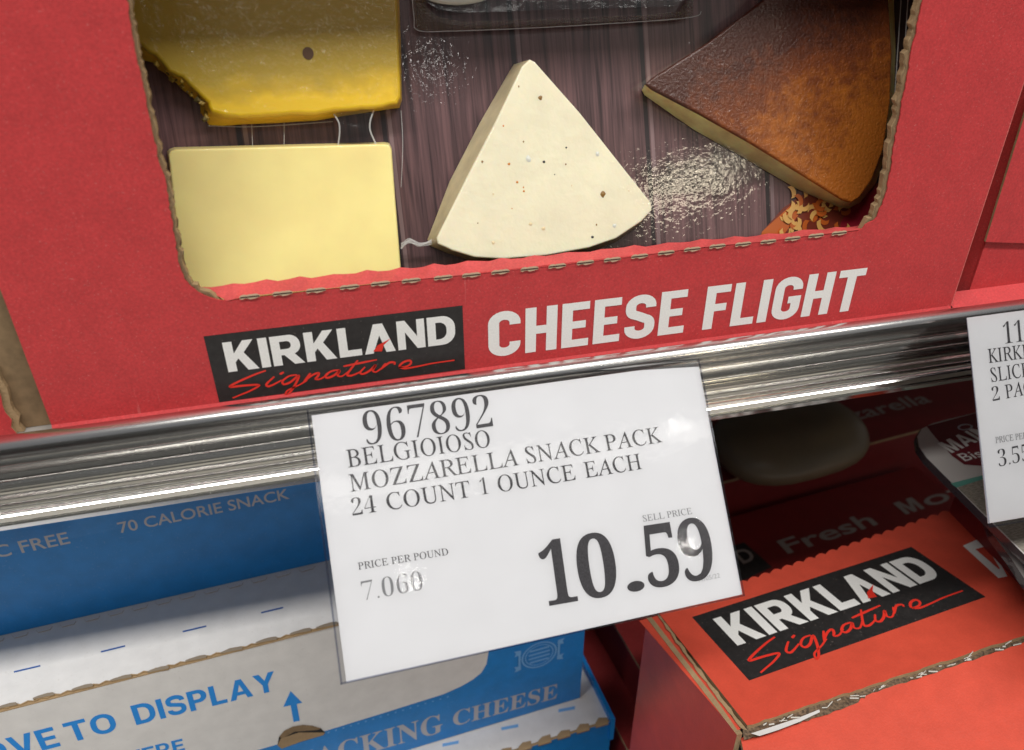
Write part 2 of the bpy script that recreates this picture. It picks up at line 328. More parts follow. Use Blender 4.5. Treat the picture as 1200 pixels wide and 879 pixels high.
AB = {
 'D': (.78, [ring(rr(0,0,.78,1,(0,.42,.42,0)), rr(.21,.18,.57,.82,(0,.24,.24,0)))]),
 'I': (.21, [poly((0,0),(.21,0),(.21,1),(0,1))]),
 'S': (.70, [ribbon([(.605, .70)] + arcp(.35, .745, .25, 5, 180, 12, .16) + arcp(.20, .70, .10, 180, 262, 5, .13) + [(.34, .52)] + arcp(.48, .32, .12, 82, 0, 5, .15) + arcp(.35, .26, .25, 0, -178, 12, .165) + [(.10, .30)], .19)]),
 'P': (.70, [ring(rr(0,.36,.70,1,(0,.30,.32,0)), rr(.21,.53,.49,.83,(0,.13,.13,0))), poly((0,0),(.21,0),(.21,.365),(0,.365))]),
 'L': (.60, [poly((0,0),(.60,0),(.60,.18),(.21,.18),(.21,1),(0,1))]),
 'A': (.88, [poly((0,0),(.22,0),(.44,.74),(.44,1),(.33,1)), poly((.44,.74),(.66,0),(.88,0),(.55,1),(.44,1)), poly((.285,.21),(.595,.21),(.545,.38),(.335,.38))]),
 'Y': (.84, [poly((.315,0),(.525,0),(.525,.42),(.84,1),(.60,1),(.42,.62),(.24,1),(0,1),(.315,.42))]),
 'T': (.76, [poly((.275,0),(.485,0),(.485,.82),(.76,.82),(.76,1),(0,1),(0,.82),(.275,.82))]),
 'O': (.86, [ring(rr(0,0,.86,1,(.42,.42,.42,.42)), rr(.21,.18,.65,.82,(.22,.22,.22,.22)))]),
 'V': (.86, [poly((.32,0),(.54,0),(.86,1),(.64,1),(.43,.30),(.22,1),(0,1))]),
 'E': (.66, [poly((0,0),(.66,0),(.66,.18),(.21,.18),(.21,.42),(.61,.42),(.61,.59),(.21,.59),(.21,.82),(.65,.82),(.65,1),(0,1))]),
 'H': (.76, [poly((0,0),(.21,0),(.21,.41),(.55,.41),(.55,0),(.76,0),(.76,1),(.55,1),(.55,.60),(.21,.60),(.21,1),(0,1))]),
 'M': (.92, [poly((0,0),(.20,0),(.20,.68),(.37,0),(.55,0),(.72,.68),(.72,0),(.92,0),(.92,1),(.63,1),(.46,.36),(.29,1),(0,1))]),
 'R': (.80, [ring(rr(0,.34,.74,1,(0,.30,.32,0)), rr(.21,.51,.53,.83,(0,.13,.13,0))), poly((0,0),(.21,0),(.21,.345),(0,.345)), poly((.33,.345),(.56,0),(.82,0),(.56,.38))]),
 ' ': (.22, []),
}
def htext(W, pl, pL, pR, pT, m, parent, table=AB, gap=.11, name='lettering'):
    A, ex, ey, Wd = frame(pl, pL, pR, EPS * 4); h = (pl.at(*pT, EPS * 4) - A).dot(ey); ps, tw = word(W, gap, table)
    return put2d(name, [([(x / tw * Wd, y * h) for x, y in v], f) for v, f in ps], A, ex, ey, pl.n, m, parent)
# script signature strokes traced in logo space (0..1 across, 0..1 up)
SIGZ = [
 [(320,386),(285,398),(240,417),(205,434),(202,440),(240,436),(290,433),(294,438),(262,455),(232,467),(208,477)],
 [(348,406),(322,430),(328,438),(345,432),(372,418)], [(366,398),(380,391)],
 [(424,400),(398,404),(376,420),(380,431),(402,424),(430,402),(418,432),(400,458),(386,468),(392,452),(430,434),(458,418)],
 [(470,394),(446,424)], [(446,424),(474,402),(496,394),(494,404),(486,414),(504,413),(528,398)],
 [(566,384),(540,388),(520,402),(526,410),(548,402),(568,386),(560,402),(576,404),(600,386)],
 [(628,352),(594,396),(602,403),(622,397),(640,388)], [(580,372),(636,361),(692,350)],
 [(652,374),(636,392),(646,397),(668,386),(688,368),(678,386),(690,390),(710,376)],
 [(722,362),(706,382)], [(710,378),(734,360),(752,360),(750,367)],
 [(766,376),(792,372),(806,362),(802,353),(782,358),(768,372),(786,379),(830,372),(880,362),(952,352)]]
BOX = Pl((0, 0, 0), (0, -1, 0))
_lo = BOX.at(257, 472); _hi = BOX.at(543, 360)
def logo(pl, tl, tr, br, bl, parent, red=REDINK, lcol=LETTER, plate=BLACK):
    c = [pl.at(*p, EPS * 2) for p in (tl, tr, br, bl)]
    A = (c[3] + c[3]) / 2; ex = (c[2] - c[3]).normalized(); ey = pl.n.cross(ex).normalized(); W = (c[2] - c[3]).length; Hh = ((c[0] - c[3]).dot(ey) + (c[1] - c[2]).dot(ey)) / 2
    pv = [A, A + ex * W, A + ex * W + ey * Hh, A + ey * Hh]
    root = mesh('logo_panel', pv, [[0, 1, 2, 3]], plate, parent)
    ps, tw = word('KIRKLAND', 0.085, HV)
    x0, x1, y0, y1 = .060, .965, .44, .88
    ps = [([( (x0 + (x1 - x0) * x / tw) * W, (y0 + (y1 - y0) * y) * Hh) for x, y in v], f) for v, f in ps]
    put2d('lettering', ps, A + pl.n * EPS * 2, ex, ey, pl.n, lcol, root)
    # red swoosh in the A
    sx = x0 + (x1 - x0) * .625
    put2d('red_tick', [poly((sx * W, .475 * Hh), ((sx + .02) * W, .56 * Hh), ((sx + .075) * W, .64 * Hh), ((sx + .045) * W, .555 * Hh), ((sx + .035) * W, .46 * Hh))], A + pl.n * EPS * 4, ex, ey, pl.n, red, root)
    sg = []
    for st in SIGZ:
        P = []
        for x, y in st:
            p = BOX.at(200 + x / 2.857, 300 + y / 2.857); P.append(((p.x - _lo.x) / (_hi.x - _lo.x) * W, (p.z - _lo.z) / (_hi.z - _lo.z) * Hh))
        sg.append(ribbon(catmull(P, 5), 0.0088 * W, lambda t: 0.75 + 0.5 * math.sin(math.pi * min(1, t * 1.1)) * (1 - .5 * t)))
    put2d('script_lettering', sg, A + pl.n * EPS * 2, ex, ey, pl.n, red, root)
    return root

# ================================================================== shelf
def zr(v, Y): return Pl((0, Y, 0), (0, -1, 0)).at(70, v).z
shelf = thing('metal_shelf', (0.2, 0.15, -0.01), 'polished steel shelf with ridged price rail along its front edge', 'shelf')
sweep('shelf_deck', [(-0.0050, -0.0012), (0.42, -0.0012), (0.42, -0.020), (0.0, -0.020), (-0.0050, -0.006)], -0.35, 0.85, DECK, shelf, closed=True)
sweep('edge_bar', circ(-0.0105, 0.0022, 0.0040, 24), -0.35, 0.85, STEEL, shelf, closed=True, smooth=True)
def ridge(Yb, v0, v1, dep, k=6):   # a rounded bead between two image rows, standing dep proud
    z0, z1 = zr(v0, Yb), zr(v1, Yb)
    return [(Yb - dep * math.sin(math.pi * i / k), z0 + (z1 - z0) * i / k) for i in range(k + 1)]
prof = [(-.0095, zr(517, -.0095)), (-.0112, zr(528, -.0112)), (-.0100, zr(533, -.010))] + ridge(-.0100, 534, 538, .0012) + [(-.0100, zr(539, -.010)), (-.0116, zr(547, -.0116))] + ridge(-.0106, 548, 557, .0028, 10) + [(-.0100, zr(558, -.010)), (-.0108, zr(562.5, -.0108))] + ridge(-.0104, 563, 567, .0014) + [(-.0102, zr(568, -.0102)), (-.0122, zr(576, -.0122))] + ridge(-.0108, 576.5, 582, .0024)
rc = sweep('rail_channel', prof, -0.35, 0.85, DUST, shelf, smooth=True)
rc.data.set_sharp_from_angle(angle=math.radians(38))
lo = [(-.0104, zr(582.3, -.0104)), (-.0112, zr(584, -.0112)), (-.0136, zr(591, -.0136)), (-.0150, zr(597, -.0150)), (-.0152, zr(603, -.0152)), (-.0134, zr(605, -.0134)), (-.0150, zr(607.5, -.0150)), (-.0136, zr(612, -.0136)), (-.010, zr(616, -.0136)), (0.002, zr(616, -.0136)), (0.002, -0.018), (-.006, -.018), (-.0085, zr(582.3, -.0085))]
ll = sweep('lower_lip', lo, -0.35, 0.85, DUST, shelf, closed=True, smooth=True)
ll.data.set_sharp_from_angle(angle=math.radians(30))
# clear label strip and its end piece
zs0, zs1 = zr(522, -.0160), zr(584, -.0160)
sweep('label_strip', [(-.0150, zs0), (-.0160, zs0 - .001), (-.0160, zs1 + .001), (-.0152, zs1)], -0.35, 0.3650, STRIP, shelf)
sweep('label_strip', [(-.0152, zs0), (-.0163, zs0 - .001), (-.0163, zs1 + .001), (-.0153, zs1)], 0.3655, 0.85, EDGE, shelf)

# lower shelf, back wall
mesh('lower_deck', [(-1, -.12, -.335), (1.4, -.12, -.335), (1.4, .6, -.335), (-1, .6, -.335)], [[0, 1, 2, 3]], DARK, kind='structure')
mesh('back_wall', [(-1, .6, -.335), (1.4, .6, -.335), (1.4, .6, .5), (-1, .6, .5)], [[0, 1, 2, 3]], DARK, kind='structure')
mesh('floor', [(-4, -4, -.9), (4, -4, -.9), (4, 2, -.9), (-4, 2, -.9)], [[0, 1, 2, 3]], mat('concrete floor', (0.62, 0.59, 0.54), 0.5), kind='structure')

# ================================================================== cheese box
box = thing('cheese_box', (0.18, 0.04, 0), 'red display box with torn open window showing four cheeses', 'box')
HT = 0.23
def jag(p, q, n, amp, seed=0):
    r = random.Random(seed); out = []
    for i in range(n):
        t = i / n; dx, dy = q[0] - p[0], q[1] - p[1]; l = math.hypot(dx, dy); a = (r.random() - .5) * 2 * amp
        out.append((p[0] + dx * t - dy / l * a, p[1] + dy * t + dx / l * a))
    return out
# window outline in px on the front plane, left side down, rounded corner, perforation line, right side up
winL = [(95, -210), (148, -5), (157, 55), (165, 92), (176, 140), (186, 188), (194, 214), (198, 240), (204, 275), (209, 308), (216, 328), (232, 343), (250, 351), (266, 353)]
winR = [(1006, 271), (1028, 255), (1040, 222), (1050, 160), (1063, 90), (1075, 30), (1084, -5), (1140, -190)]
def jagline(P, amp, seed, step=5):
    out = []
    for i in range(len(P) - 1):
        n = max(1, int(math.hypot(P[i + 1][0] - P[i][0], P[i + 1][1] - P[i][1]) / step)); out += jag(P[i], P[i + 1], n, amp, seed + i)
    return out + [P[-1]]
wl = jagline(winL, 1.1, 1); wr = jagline(winR, 1.1, 40)
wl2 = wl[:-6] + [(246, 353), (262, 358)]; wr2 = [(1008, 277)] + wr[5:]
def hole_panel(name, left, right, x0, x1, z0, z1, y, t, mf, ms, parent, bottom_line):
    """front sheet with an opening that is open to the top of the sheet"""
    L3 = [Pl((0, y, 0), (0, -1, 0)).at(*p) for p in left]; R3 = [Pl((0, y, 0), (0, -1, 0)).at(*p) for p in right]
    L3 = [p for p in L3 if p.z < z1]; R3 = [p for p in R3 if p.z < z1]
    out = [Vector((x0, y, z0)), Vector((x1, y, z0)), Vector((x1, y, z1)), Vector((R3[-1].x, y, z1))] + R3[::-1] + L3[::-1] + [Vector((L3[0].x, y, z1)), Vector((x0, y, z1))]
    return slab(name, out, (0, -1, 0), t, mf, ms, parent)
mesh('bottom_crease', [(0, 0, .0016), (.36, 0, .0016), (.36, -.0016, -.001), (0, -.0016, -.001)], [[0, 3, 2, 1]], RED, box)
hole_panel('front_panel', wl, wr, 0, 0.36, 0.0016, 0.2, 0, 0.0005, RED, RED, box, None)
# corrugated core showing as a torn kraft rim
def inset(P, d, amp, seed):
    r = random.Random(seed); out = []
    for i, p in enumerate(P):
        a = P[max(0, i - 1)]; b = P[min(len(P) - 1, i + 1)]; dx, dy = b[0] - a[0], b[1] - a[1]; l = math.hypot(dx, dy) or 1
        k = d + (r.random() - .5) * 2 * amp; out.append((p[0] + dy / l * k, p[1] - dx / l * k))
    return out
kl = inset(wl, 5.0, 1.6, 5)[:-3] + [(268, 362)]; kr = [(1004, 280)] + inset(wr, 6.0, 1.8, 6)[3:]
hole_panel('board_core', kl, kr, 0.0006, 0.3594, 0.0, 0.1995, 0.0008, 0.0024, KRAFT, KRAFT, box, None)
kl2 = inset(wl, 6.5, 1.2, 15)[:-3] + [(268, 364)]; kr2 = [(1004, 282)] + inset(wr, 8.5, 1.2, 16)[3:]
hole_panel('inner_liner', kl2, kr2, 0.0012, 0.3588, 0.0, 0.199, 0.0036, 0.0004, KRAFTD, KRAFTD, box, None)
# darker fluting line along the torn rim
for P, s in ((kl, 1), (kr, 1)):
    L = inset(P, -2.2, .5, 77); pl_ = Pl((0, .0006, 0), (0, -1, 0)); vs, fs = [], []
    A_ = [pl_.at(*p) for p in inset(L, .9, .4, 3)]; B_ = [pl_.at(*p) for p in inset(L, -.9, .4, 4)]; n = len(A_)
    mesh('flute_line', A_ + B_, [[i, i + 1, i + 1 + n, i + n] for i in range(n - 1)], KRAFTD, box)
WEAR = board('worn board edge', (0.66, .16, .14), grain=.3)
# sill strip folded back above the perforation, scalloped torn edge
seam = [(266, 353)] + [(292.7, 347.3), (331, 343.5), (370, 340), (409.5, 336), (445.6, 332), (481.6, 328.5), (519, 325), (552, 322), (586, 318.4), (620, 315), (652.5, 311.5), (685.5, 307.5), (717, 304), (749, 300), (780, 296), (810.5, 292), (840, 288.4), (870, 286), (899.5, 283), (928, 279.5), (955.5, 276), (982.6, 273)] + [(1006, 270)]
torn = []
r_ = random.Random(3)
for i in range(61):
    t = i / 60; x = 234 + (1018 - 234) * t; y = 337 - 6 * t ** .5 - (337 - 6 - 262) * t + 3.5 * (t - t * t)
    y += 2.2 * abs(math.sin(t * math.pi * 20)) + r_.uniform(-.9, .9); torn.append((x, y))
foldY = 0.0065
pb = Pl((0, -0.0002, 0), (0, -1, 0)); pt_ = Pl((0, foldY, 0), (0, -1, 0))
def seam_at(x):
    for i in range(len(seam) - 1):
        if seam[i][0] <= x <= seam[i + 1][0]: return lerp2(seam[i], seam[i + 1], (x - seam[i][0]) / (seam[i + 1][0] - seam[i][0]))
    return seam[0] if x < seam[0][0] else seam[-1]
bot = [pb.at(*seam_at(x)) for x, y in torn]; top = [pt_.at(x, y) for x, y in torn]
n = len(top); vs = bot + top + [p + Vector((0, .0022, -.0012)) for p in top]
mesh('folded_sill', vs, [[i, i + 1, i + 1 + n, i + n] for i in range(n - 1)] + [[i + n, i + 1 + n, i + 1 + 2 * n, i + 2 * n] for i in range(n - 1)], [RED_SILL_LIT, KRAFT], box, mi=[0] * (n - 1) + [1] * (n - 1))
# fill between seam and the panel cut
# perforation slits: kraft lips with a dark cut
slit = None
for i, (x, y) in enumerate(seam[1:-1]):
    hw = 12.0 - 2.0 * i / 20; sl = -0.098 
    A = BOX.at(x - hw, y - sl * hw); B = BOX.at(x + hw, y + sl * hw); c = (A + B) / 2; L = (B - A).length / 2
    if slit is None:
        g = []; m_ = 9
        def lip(z0, h, yy, seed):
            r = random.Random(seed); v = []
            for j in range(m_): v.append((-L + 2 * L * j / (m_ - 1), yy, z0 + h * (.6 + .8 * r.random()) * math.sin(math.pi * (j + .5) / m_) ** .4))
            for j in range(m_): v.append((-L + 2 * L * j / (m_ - 1), yy, z0))
            return v
        v1 = lip(.0001, .0008, -.0006, 1); v2 = lip(-.0001, -.0007, -.0006, 2); v3 = [(-L, -.0007, -.00022), (L, -.0007, -.00022), (L * .9, -.0007, .00022), (-L * .9, -.0007, .00022)]
        f1 = [[j, j + m_, j + m_ + 1, j + 1] for j in range(m_ - 1)]; f2 = [[18 + j, 18 + j + 1, 18 + j + m_ + 1, 18 + j + m_] for j in range(m_ - 1)]
        me = bpy.data.meshes.new('perforation_slit'); me.from_pydata(v1 + v2 + v3, [], f1 + f2 + [[36, 37, 38, 39]]); me.materials.append(mat('bright torn kraft', (.62, .46, .31), .8)); me.materials.append(mat('slit shadow gap', (0.05, 0.025, 0.02), .9)); me.polygons[len(f1 + f2)].material_index = 1
        slit = me
    o = bpy.data.objects.new('perforation_slit', slit); COL.objects.link(o); o.parent = box; o.location = c - wloc(box); o.scale.x = (B - A).length / 2 / 0.0039 if False else 1
# walls
def cuboid(name, a, b, m, parent=None, **k):
    x0, y0, z0 = a; x1, y1, z1 = b
    v = [(x, y, z) for x in (x0, x1) for y in (y0, y1) for z in (z0, z1)]
    f = [[0, 1, 3, 2], [4, 6, 7, 5], [0, 4, 5, 1], [2, 3, 7, 6], [0, 2, 6, 4], [1, 5, 7, 3]]
    return mesh(name, v, f, m, parent, **k)
cuboid('side_wall', (0.0, .0042, 0.0), (.0030, .085, .199), KRAFT, box)
cuboid('side_wall', (0.357, .0042, 0.0), (.360, .085, .199), KRAFT, box)
cuboid('box_bottom', (0.0032, .0042, 0.0), (.3568, .085, .003), KRAFT, box)
cuboid('top_panel', (0.0, .0002, .2002), (.360, .088, .203), RED, box)
cuboid('back_board', (0.0032, .0855, 0.0), (.3568, .088, .199), KRAFT, box)
cuboid('worn_edge', (.3600, .0000, .002), (.36035, .0030, .199), WEAR, box)
logo(BOX, (238, 393), (543, 360), (545, 433), (257, 472), box)
zB = BOX.at(578, 419).z; zT = BOX.at(573, 367).z
def title(W, xl, xr):
    ps, tw = word(W, 0.085, CN); k = (xr - xl) / tw
    ps = [([(x * k, y * (zT - zB)) for x, y in v], f) for v, f in ps]
    put2d('title_lettering', ps, Vector((xl, -EPS * 3, zB)), Vector((1, 0, 0)), Vector((0, 0, 1)), Vector((0, -1, 0)), LETTER, box)
title('CHEESE', BOX.at(572, 392).x, BOX.at(803, 367).x); title('FLIGHT', BOX.at(822, 389).x, BOX.at(1016, 316).x)

# ------------------------------------------------------------------ package inside
lean = math.radians(23)
CN_ = Vector((0, -math.cos(lean), math.sin(lean)))
p0 = Pl((0, .024, 0), (0, -1, 0)).at(600, 310)
CARD = Pl(p0, CN_)
pkg = thing('cheese_package', CARD.at(600, 200), 'clear wrapped tray with wood grain printed card inside the red box', 'package')
ex, ey = Vector((1, 0, 0)), CN_.cross(Vector((1, 0, 0))) * -1
ey = Vector((0, math.sin(lean), math.cos(lean)))
# material: printed planks
WOOD = mat('wood print card', (0.2, 0.13, 0.13), 0.35, **{'Coat_Weight': 0.55, 'Coat_Roughness': 0.05})
N, L, b = nodes(WOOD)
uv = N.new('ShaderNodeUVMap'); sx = N.new('ShaderNodeSeparateXYZ'); L.new(uv.outputs[0], sx.inputs[0])
def math_(op, a, bb=None):
    n = N.new('ShaderNodeMath'); n.operation = op
    for i, q in enumerate((a, bb)):
        if q is None: continue
        if isinstance(q, (int, float)): n.inputs[i].default_value = q
        else: L.new(q, n.inputs[i])
    return n.outputs[0]
mp = N.new('ShaderNodeMapping'); mp.inputs['Scale'].default_value = (900, 28, 1); L.new(uv.outputs[0], mp.inputs[0])
g1 = N.new('ShaderNodeTexNoise'); g1.inputs['Scale'].default_value = 1; g1.inputs['Detail'].default_value = 5; g1.inputs['Distortion'].default_value = 0.6; L.new(mp.outputs[0], g1.inputs[0])
mp2 = N.new('ShaderNodeMapping'); mp2.inputs['Scale'].default_value = (180, 9, 1); L.new(uv.outputs[0], mp2.inputs[0])
g2 = N.new('ShaderNodeTexNoise'); g2.inputs['Scale'].default_value = 1; g2.inputs['Detail'].default_value = 6; g2.inputs['Distortion'].default_value = 1.2; L.new(mp2.outputs[0], g2.inputs[0])
cr = N.new('ShaderNodeValToRGB'); s = math_('ADD', math_('MULTIPLY', g1.outputs[0], .5), math_('MULTIPLY', g2.outputs[0], .5)); L.new(s, cr.inputs[0])
cr.color_ramp.elements[0].position = .36; cr.color_ramp.elements[0].color = (.036, .018, .022, 1)
cr.color_ramp.elements[1].position = .62; cr.color_ramp.elements[1].color = (.19, .100, .105, 1)
mp3 = N.new('ShaderNodeMapping'); mp3.inputs['Scale'].default_value = (19.5, .001, 1); mp3.inputs['Location'].default_value = (.33, 0, 0); L.new(uv.outputs[0], mp3.inputs[0]); s3 = N.new('ShaderNodeSeparateXYZ'); L.new(mp3.outputs[0], s3.inputs[0])
fr = math_('FRACT', s3.outputs[0]); seamf = math_('LESS_THAN', fr, .035); seaml = math_('LESS_THAN', math_('ABSOLUTE', math_('SUBTRACT', fr, .06)), .015)
pk = N.new('ShaderNodeTexWhiteNoise'); pk.noise_dimensions = '1D'; L.new(math_('FLOOR', s3.outputs[0]), pk.inputs['W'])
mxa = N.new('ShaderNodeMixRGB'); mxa.blend_type = 'MULTIPLY'; mxa.inputs[0].default_value = 1; L.new(cr.outputs[0], mxa.inputs[1])
cb = N.new('ShaderNodeCombineColor'); vv = math_('ADD', math_('MULTIPLY', pk.outputs[0], .35), .78); [L.new(vv, cb.inputs[i]) for i in range(3)]; L.new(cb.outputs[0], mxa.inputs[2])
mxb = N.new('ShaderNodeMixRGB'); L.new(seamf, mxb.inputs[0]); L.new(mxa.outputs[0], mxb.inputs[1]); mxb.inputs[2].default_value = (.022, .014, .018, 1)
mxc = N.new('ShaderNodeMixRGB'); L.new(math_('MULTIPLY', seaml, .5), mxc.inputs[0]); L.new(mxb.outputs[0], mxc.inputs[1]); mxc.inputs[2].default_value = (.34, .24, .25, 1)
L.new(mxc.outputs[0], b.inputs['Base Color']); add_bump(WOOD, 420, .22, .00032, which='Coat Normal', detail=2)
def on(x, y, off=0): return CARD.O + ex * x + ey * y + CN_ * off       # card-local metres
def loc(p): d = p - CARD.O; return d.dot(ex), d.dot(ey)
cx0, cx1 = loc(CARD.at(150, 200))[0] - .02, .3545 - CARD.O.x
cyb, cyt = -.022, .15
c = mesh('printed_card', [on(cx0, cyb), on(cx1, cyb), on(cx1, cyt), on(cx0, cyt)], [[0, 1, 2, 3]], WOOD, pkg)
ul = c.data.uv_layers.new(name='UVMap')
xs = loc(CARD.at(755, 100))[0]
for li, (x, y) in zip(range(4), [(cx0, cyb), (cx1, cyb), (cx1, cyt), (cx0, cyt)]): ul.data[li].uv = (x - xs - (.33) / 19.5 + 0.001, y)
# printed pasta and crimson photo patch on the card
CRIM = mat('crimson print', (.30, .015, .03), .3, **{'Coat_Weight': .8}); ORP = mat('orange print', (.55, .12, .02), .3, **{'Coat_Weight': .8}); TANP = mat('tan print', (.75, .42, .12), .3, **{'Coat_Weight': .8}); RUST = mat('rust print', (.20, .035, .02), .3, **{'Coat_Weight': .8})
def flat(name, px, m, parent, off, pl=CARD): return mesh(name, [pl.at(*p, off) for p in px], [list(range(len(px)))] , m, parent)
pic = flat('printed_picture', [(893, 272), (918, 244), (945, 226), (985, 236), (1060, 200), (1060, 300), (890, 300)], RUST, pkg, .0001)
flat('crimson_area', [(985, 262), (1000, 236), (1020, 226), (1060, 190), (1060, 300), (985, 300)], CRIM, pic, .0002)
flat('board_corner', [(893, 272), (930, 238), (936, 252), (915, 280), (890, 284)], ORP, pic, .00018)
r_ = random.Random(11)
for i in range(44):
    u, v = r_.uniform(918, 992), r_.uniform(224, 274); a = r_.uniform(0, 6.28); P = []
    for j in range(6): P.append((u + math.cos(a + j * .35) * 7.5, v + math.sin(a + j * .35) * 9.5))
    Q = [CARD.at(*p, .00025 + i * .00002) for p in P]; R = [CARD.at(p[0] + math.cos(a + .9) * -5.2, p[1] + math.sin(a + .9) * -5.2, .00025 + i * .00002) for p in P]
    mesh('printed_noodle', Q + R, [[j, j + 1, j + 7, j + 6] for j in range(5)], TANP if i % 3 else ORP, pic)
# ------------------------------------------------------------------ cheeses
def cheesemesh(name, front, back, t, mface, mside, label, round_=.0012, step=6, dish=0, cat='cheese'):
    F = [CARD.at(*p, t) for p in front]; B = [CARD.at(*p, .0006) for p in back]
    n = len(F); C = sum(F, Vector()) / n
    rings = [B]; 
    def ins(P, d):
        out = []
        for i in range(n):
            a, c2 = P[i - 1], P[(i + 1) % n]; tg = (c2 - a).normalized(); nn = tg.cross(CN_)
            if nn.dot(C - P[i]) < 0 and False: nn = -nn
            out.append(P[i] + nn * (d * sgn))
        return out
    area = sum(((F[i] - C).cross(F[(i + 1) % n] - C)).dot(CN_) for i in range(n)); sgn = -1 if area > 0 else 1
    mid = [F[i] * .97 + B[i] * .03 - CN_ * round_ for i in range(n)]; rings.append(mid)
    for k in range(1, 5):
        a = math.radians(22.5 * k); rings.append([p - CN_ * round_ * (1 - math.sin(a)) for p in ins(F, round_ * (1 - math.cos(a)))])
    vs = sum(rings, []); fs, mi = [], []
    for q in range(len(rings) - 1):
        for i in range(n):
            j = (i + 1) % n; f = [q * n + i, q * n + j, (q + 1) * n + j, (q + 1) * n + i]
            fs.append(f if sgn < 0 else f[::-1]); mi.append(1 if q == 0 else 0)
    cap = [(len(rings) - 1) * n + i for i in range(n)]; fs.append(cap if sgn < 0 else cap[::-1]); mi.append(0)
    o = mesh(name, vs, fs, [mface, mside], None, label=label, cat=cat, mi=mi)
    for p in o.data.polygons[:-1]: p.use_smooth = True
    return o
def rs(front, back, step=7):
    f, b2 = [], []; N = len(front)
    for i in range(N):
        a, c2 = front[i], front[(i + 1) % N]; k = max(1, int(math.hypot(c2[0] - a[0], c2[1] - a[1]) / step))
        for j in range(k): f.append(lerp2(a, c2, j / k)); b2.append(lerp2(back[i], back[(i + 1) % N], j / k))
    return f, b2
def chz(name, col, rough, sss, coat, bumps, amt=.1, nscale=40, coatr=.08):
    m = mat(name, col, rough, **{'Subsurface_Weight': sss, 'Subsurface_Scale': .004, 'Coat_Weight': coat, 'Coat_Roughness': coatr}); m.node_tree.nodes['Principled BSDF'].inputs['Subsurface Radius'].default_value = (1, .6, .3)
    add_noise_col(m, col, amt, nscale, 5)
    for bb in bumps: add_bump(m, *bb[:3], which='Coat Normal' if bb[3] else 'Normal')
    return m
YEL = chz('pale yellow cheese', (.95, .80, .32), .5, .3, .35, [(25, .3, .002, 0), (140, .25, .0012, 1), (500, .15, .0004, 1)], .07, 45)
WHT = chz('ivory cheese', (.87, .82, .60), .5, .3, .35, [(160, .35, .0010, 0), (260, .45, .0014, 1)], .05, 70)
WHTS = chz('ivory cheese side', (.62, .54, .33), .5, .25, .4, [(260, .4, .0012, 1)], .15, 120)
GOU = chz('amber gouda', (.30, .185, .014), .45, .25, .6, [(40, .3, .002, 0), (190, .6, .0020, 1), (45, .3, .004, 1)], .12, 18, .05)
GOUS = chz('amber gouda edge', (.90, .52, .02), .4, .3, .5, [(60, .5, .003, 1), (200, .5, .002, 1)], .2, 60, .06)
RIND = chz('spiced brown rind', (.13, .035, .012), .5, .05, .5, [(900, .8, .0006, 0), (600, .8, .0007, 1)], .3, 60, .10)
RINDS = chz('cheese side under rind', (1.0, .82, .36), .5, .5, .3, [(200, .4, .0012, 1)], .25, 120)
N, L, b = nodes(GOU); tc = N.new('ShaderNodeTexCoord'); gz = N.new('ShaderNodeSeparateXYZ'); L.new(tc.outputs['Object'], gz.inputs[0])
gn = N.new('ShaderNodeTexNoise'); gn.inputs['Scale'].default_value = 70; gn.inputs['Detail'].default_value = 5; L.new(tc.outputs['Object'], gn.inputs[0])
GOU_MIX = (gz, gn)
# rind colour: dark at the left, orange brown towards the rim
N, L, b = nodes(RIND)
tc = N.new('ShaderNodeTexCoord'); nz = N.new('ShaderNodeTexNoise'); nz.inputs['Scale'].default_value = 26; nz.inputs['Detail'].default_value = 4; L.new(tc.outputs['Object'], nz.inputs[0])
n3 = N.new('ShaderNodeTexNoise'); n3.inputs['Scale'].default_value = 300; n3.inputs['Detail'].default_value = 5; L.new(tc.outputs['Object'], n3.inputs[0])
sxyz = N.new('ShaderNodeSeparateXYZ'); L.new(tc.outputs['Object'], sxyz.inputs[0])
s = math_('ADD', math_('ADD', math_('MULTIPLY', nz.outputs[0], .9), math_('MULTIPLY', n3.outputs[0], .42)), math_('SUBTRACT', math_('SUBTRACT', math_('MULTIPLY', sxyz.outputs[0], 3.5), -.02), math_('MULTIPLY', sxyz.outputs[2], 10)))
cr = N.new('ShaderNodeValToRGB'); L.new(s, cr.inputs[0])
E_ = cr.color_ramp.elements; E_[0].position = .5; E_[0].color = (.065, .015, .006, 1); E_[1].position = 1.08; E_[1].color = (.44, .13, .013, 1); q = E_.new(.78); q.color = (.19, .045, .008, 1)
L.new(cr.outputs[0], b.inputs['Base Color'])

# gouda, upper left
gf = [(95, -160), (474, -160), (466, 0), (468, 60), (470, 112), (466, 123), (440, 127), (400, 130), (370, 134), (350, 133), (320, 137), (290, 138), (262, 137), (250, 133), (241, 120), (236, 112), (226, 105), (212, 92), (199, 84), (190, 76), (182, 66), (172, 62), (160, 50), (140, 10)]
gb = [(95, -160), (474, -160), (468, 0), (470, 60), (471, 118), (468, 127), (440, 131), (400, 137), (370, 142), (350, 143), (320, 145), (290, 146), (262, 148), (243, 146), (236, 132), (236, 120), (224, 110), (206, 98), (194, 88), (186, 81), (180, 74), (165, 68), (152, 54), (130, 10)]
f, b2 = rs(gf, gb, 7); r_ = random.Random(2)
f = [(x + r_.uniform(-1.9, 1.9), y + r_.uniform(-1.9, 1.9)) if y > 40 and x < 262 else ((x, y + r_.uniform(-1, 1)) if y > 100 else (x, y)) for x, y in f]
b2 = [(x + r_.uniform(-2.5, 2.5), y + r_.uniform(-2.5, 2.5)) if y > 40 and x < 262 else (x, y) for x, y in b2]
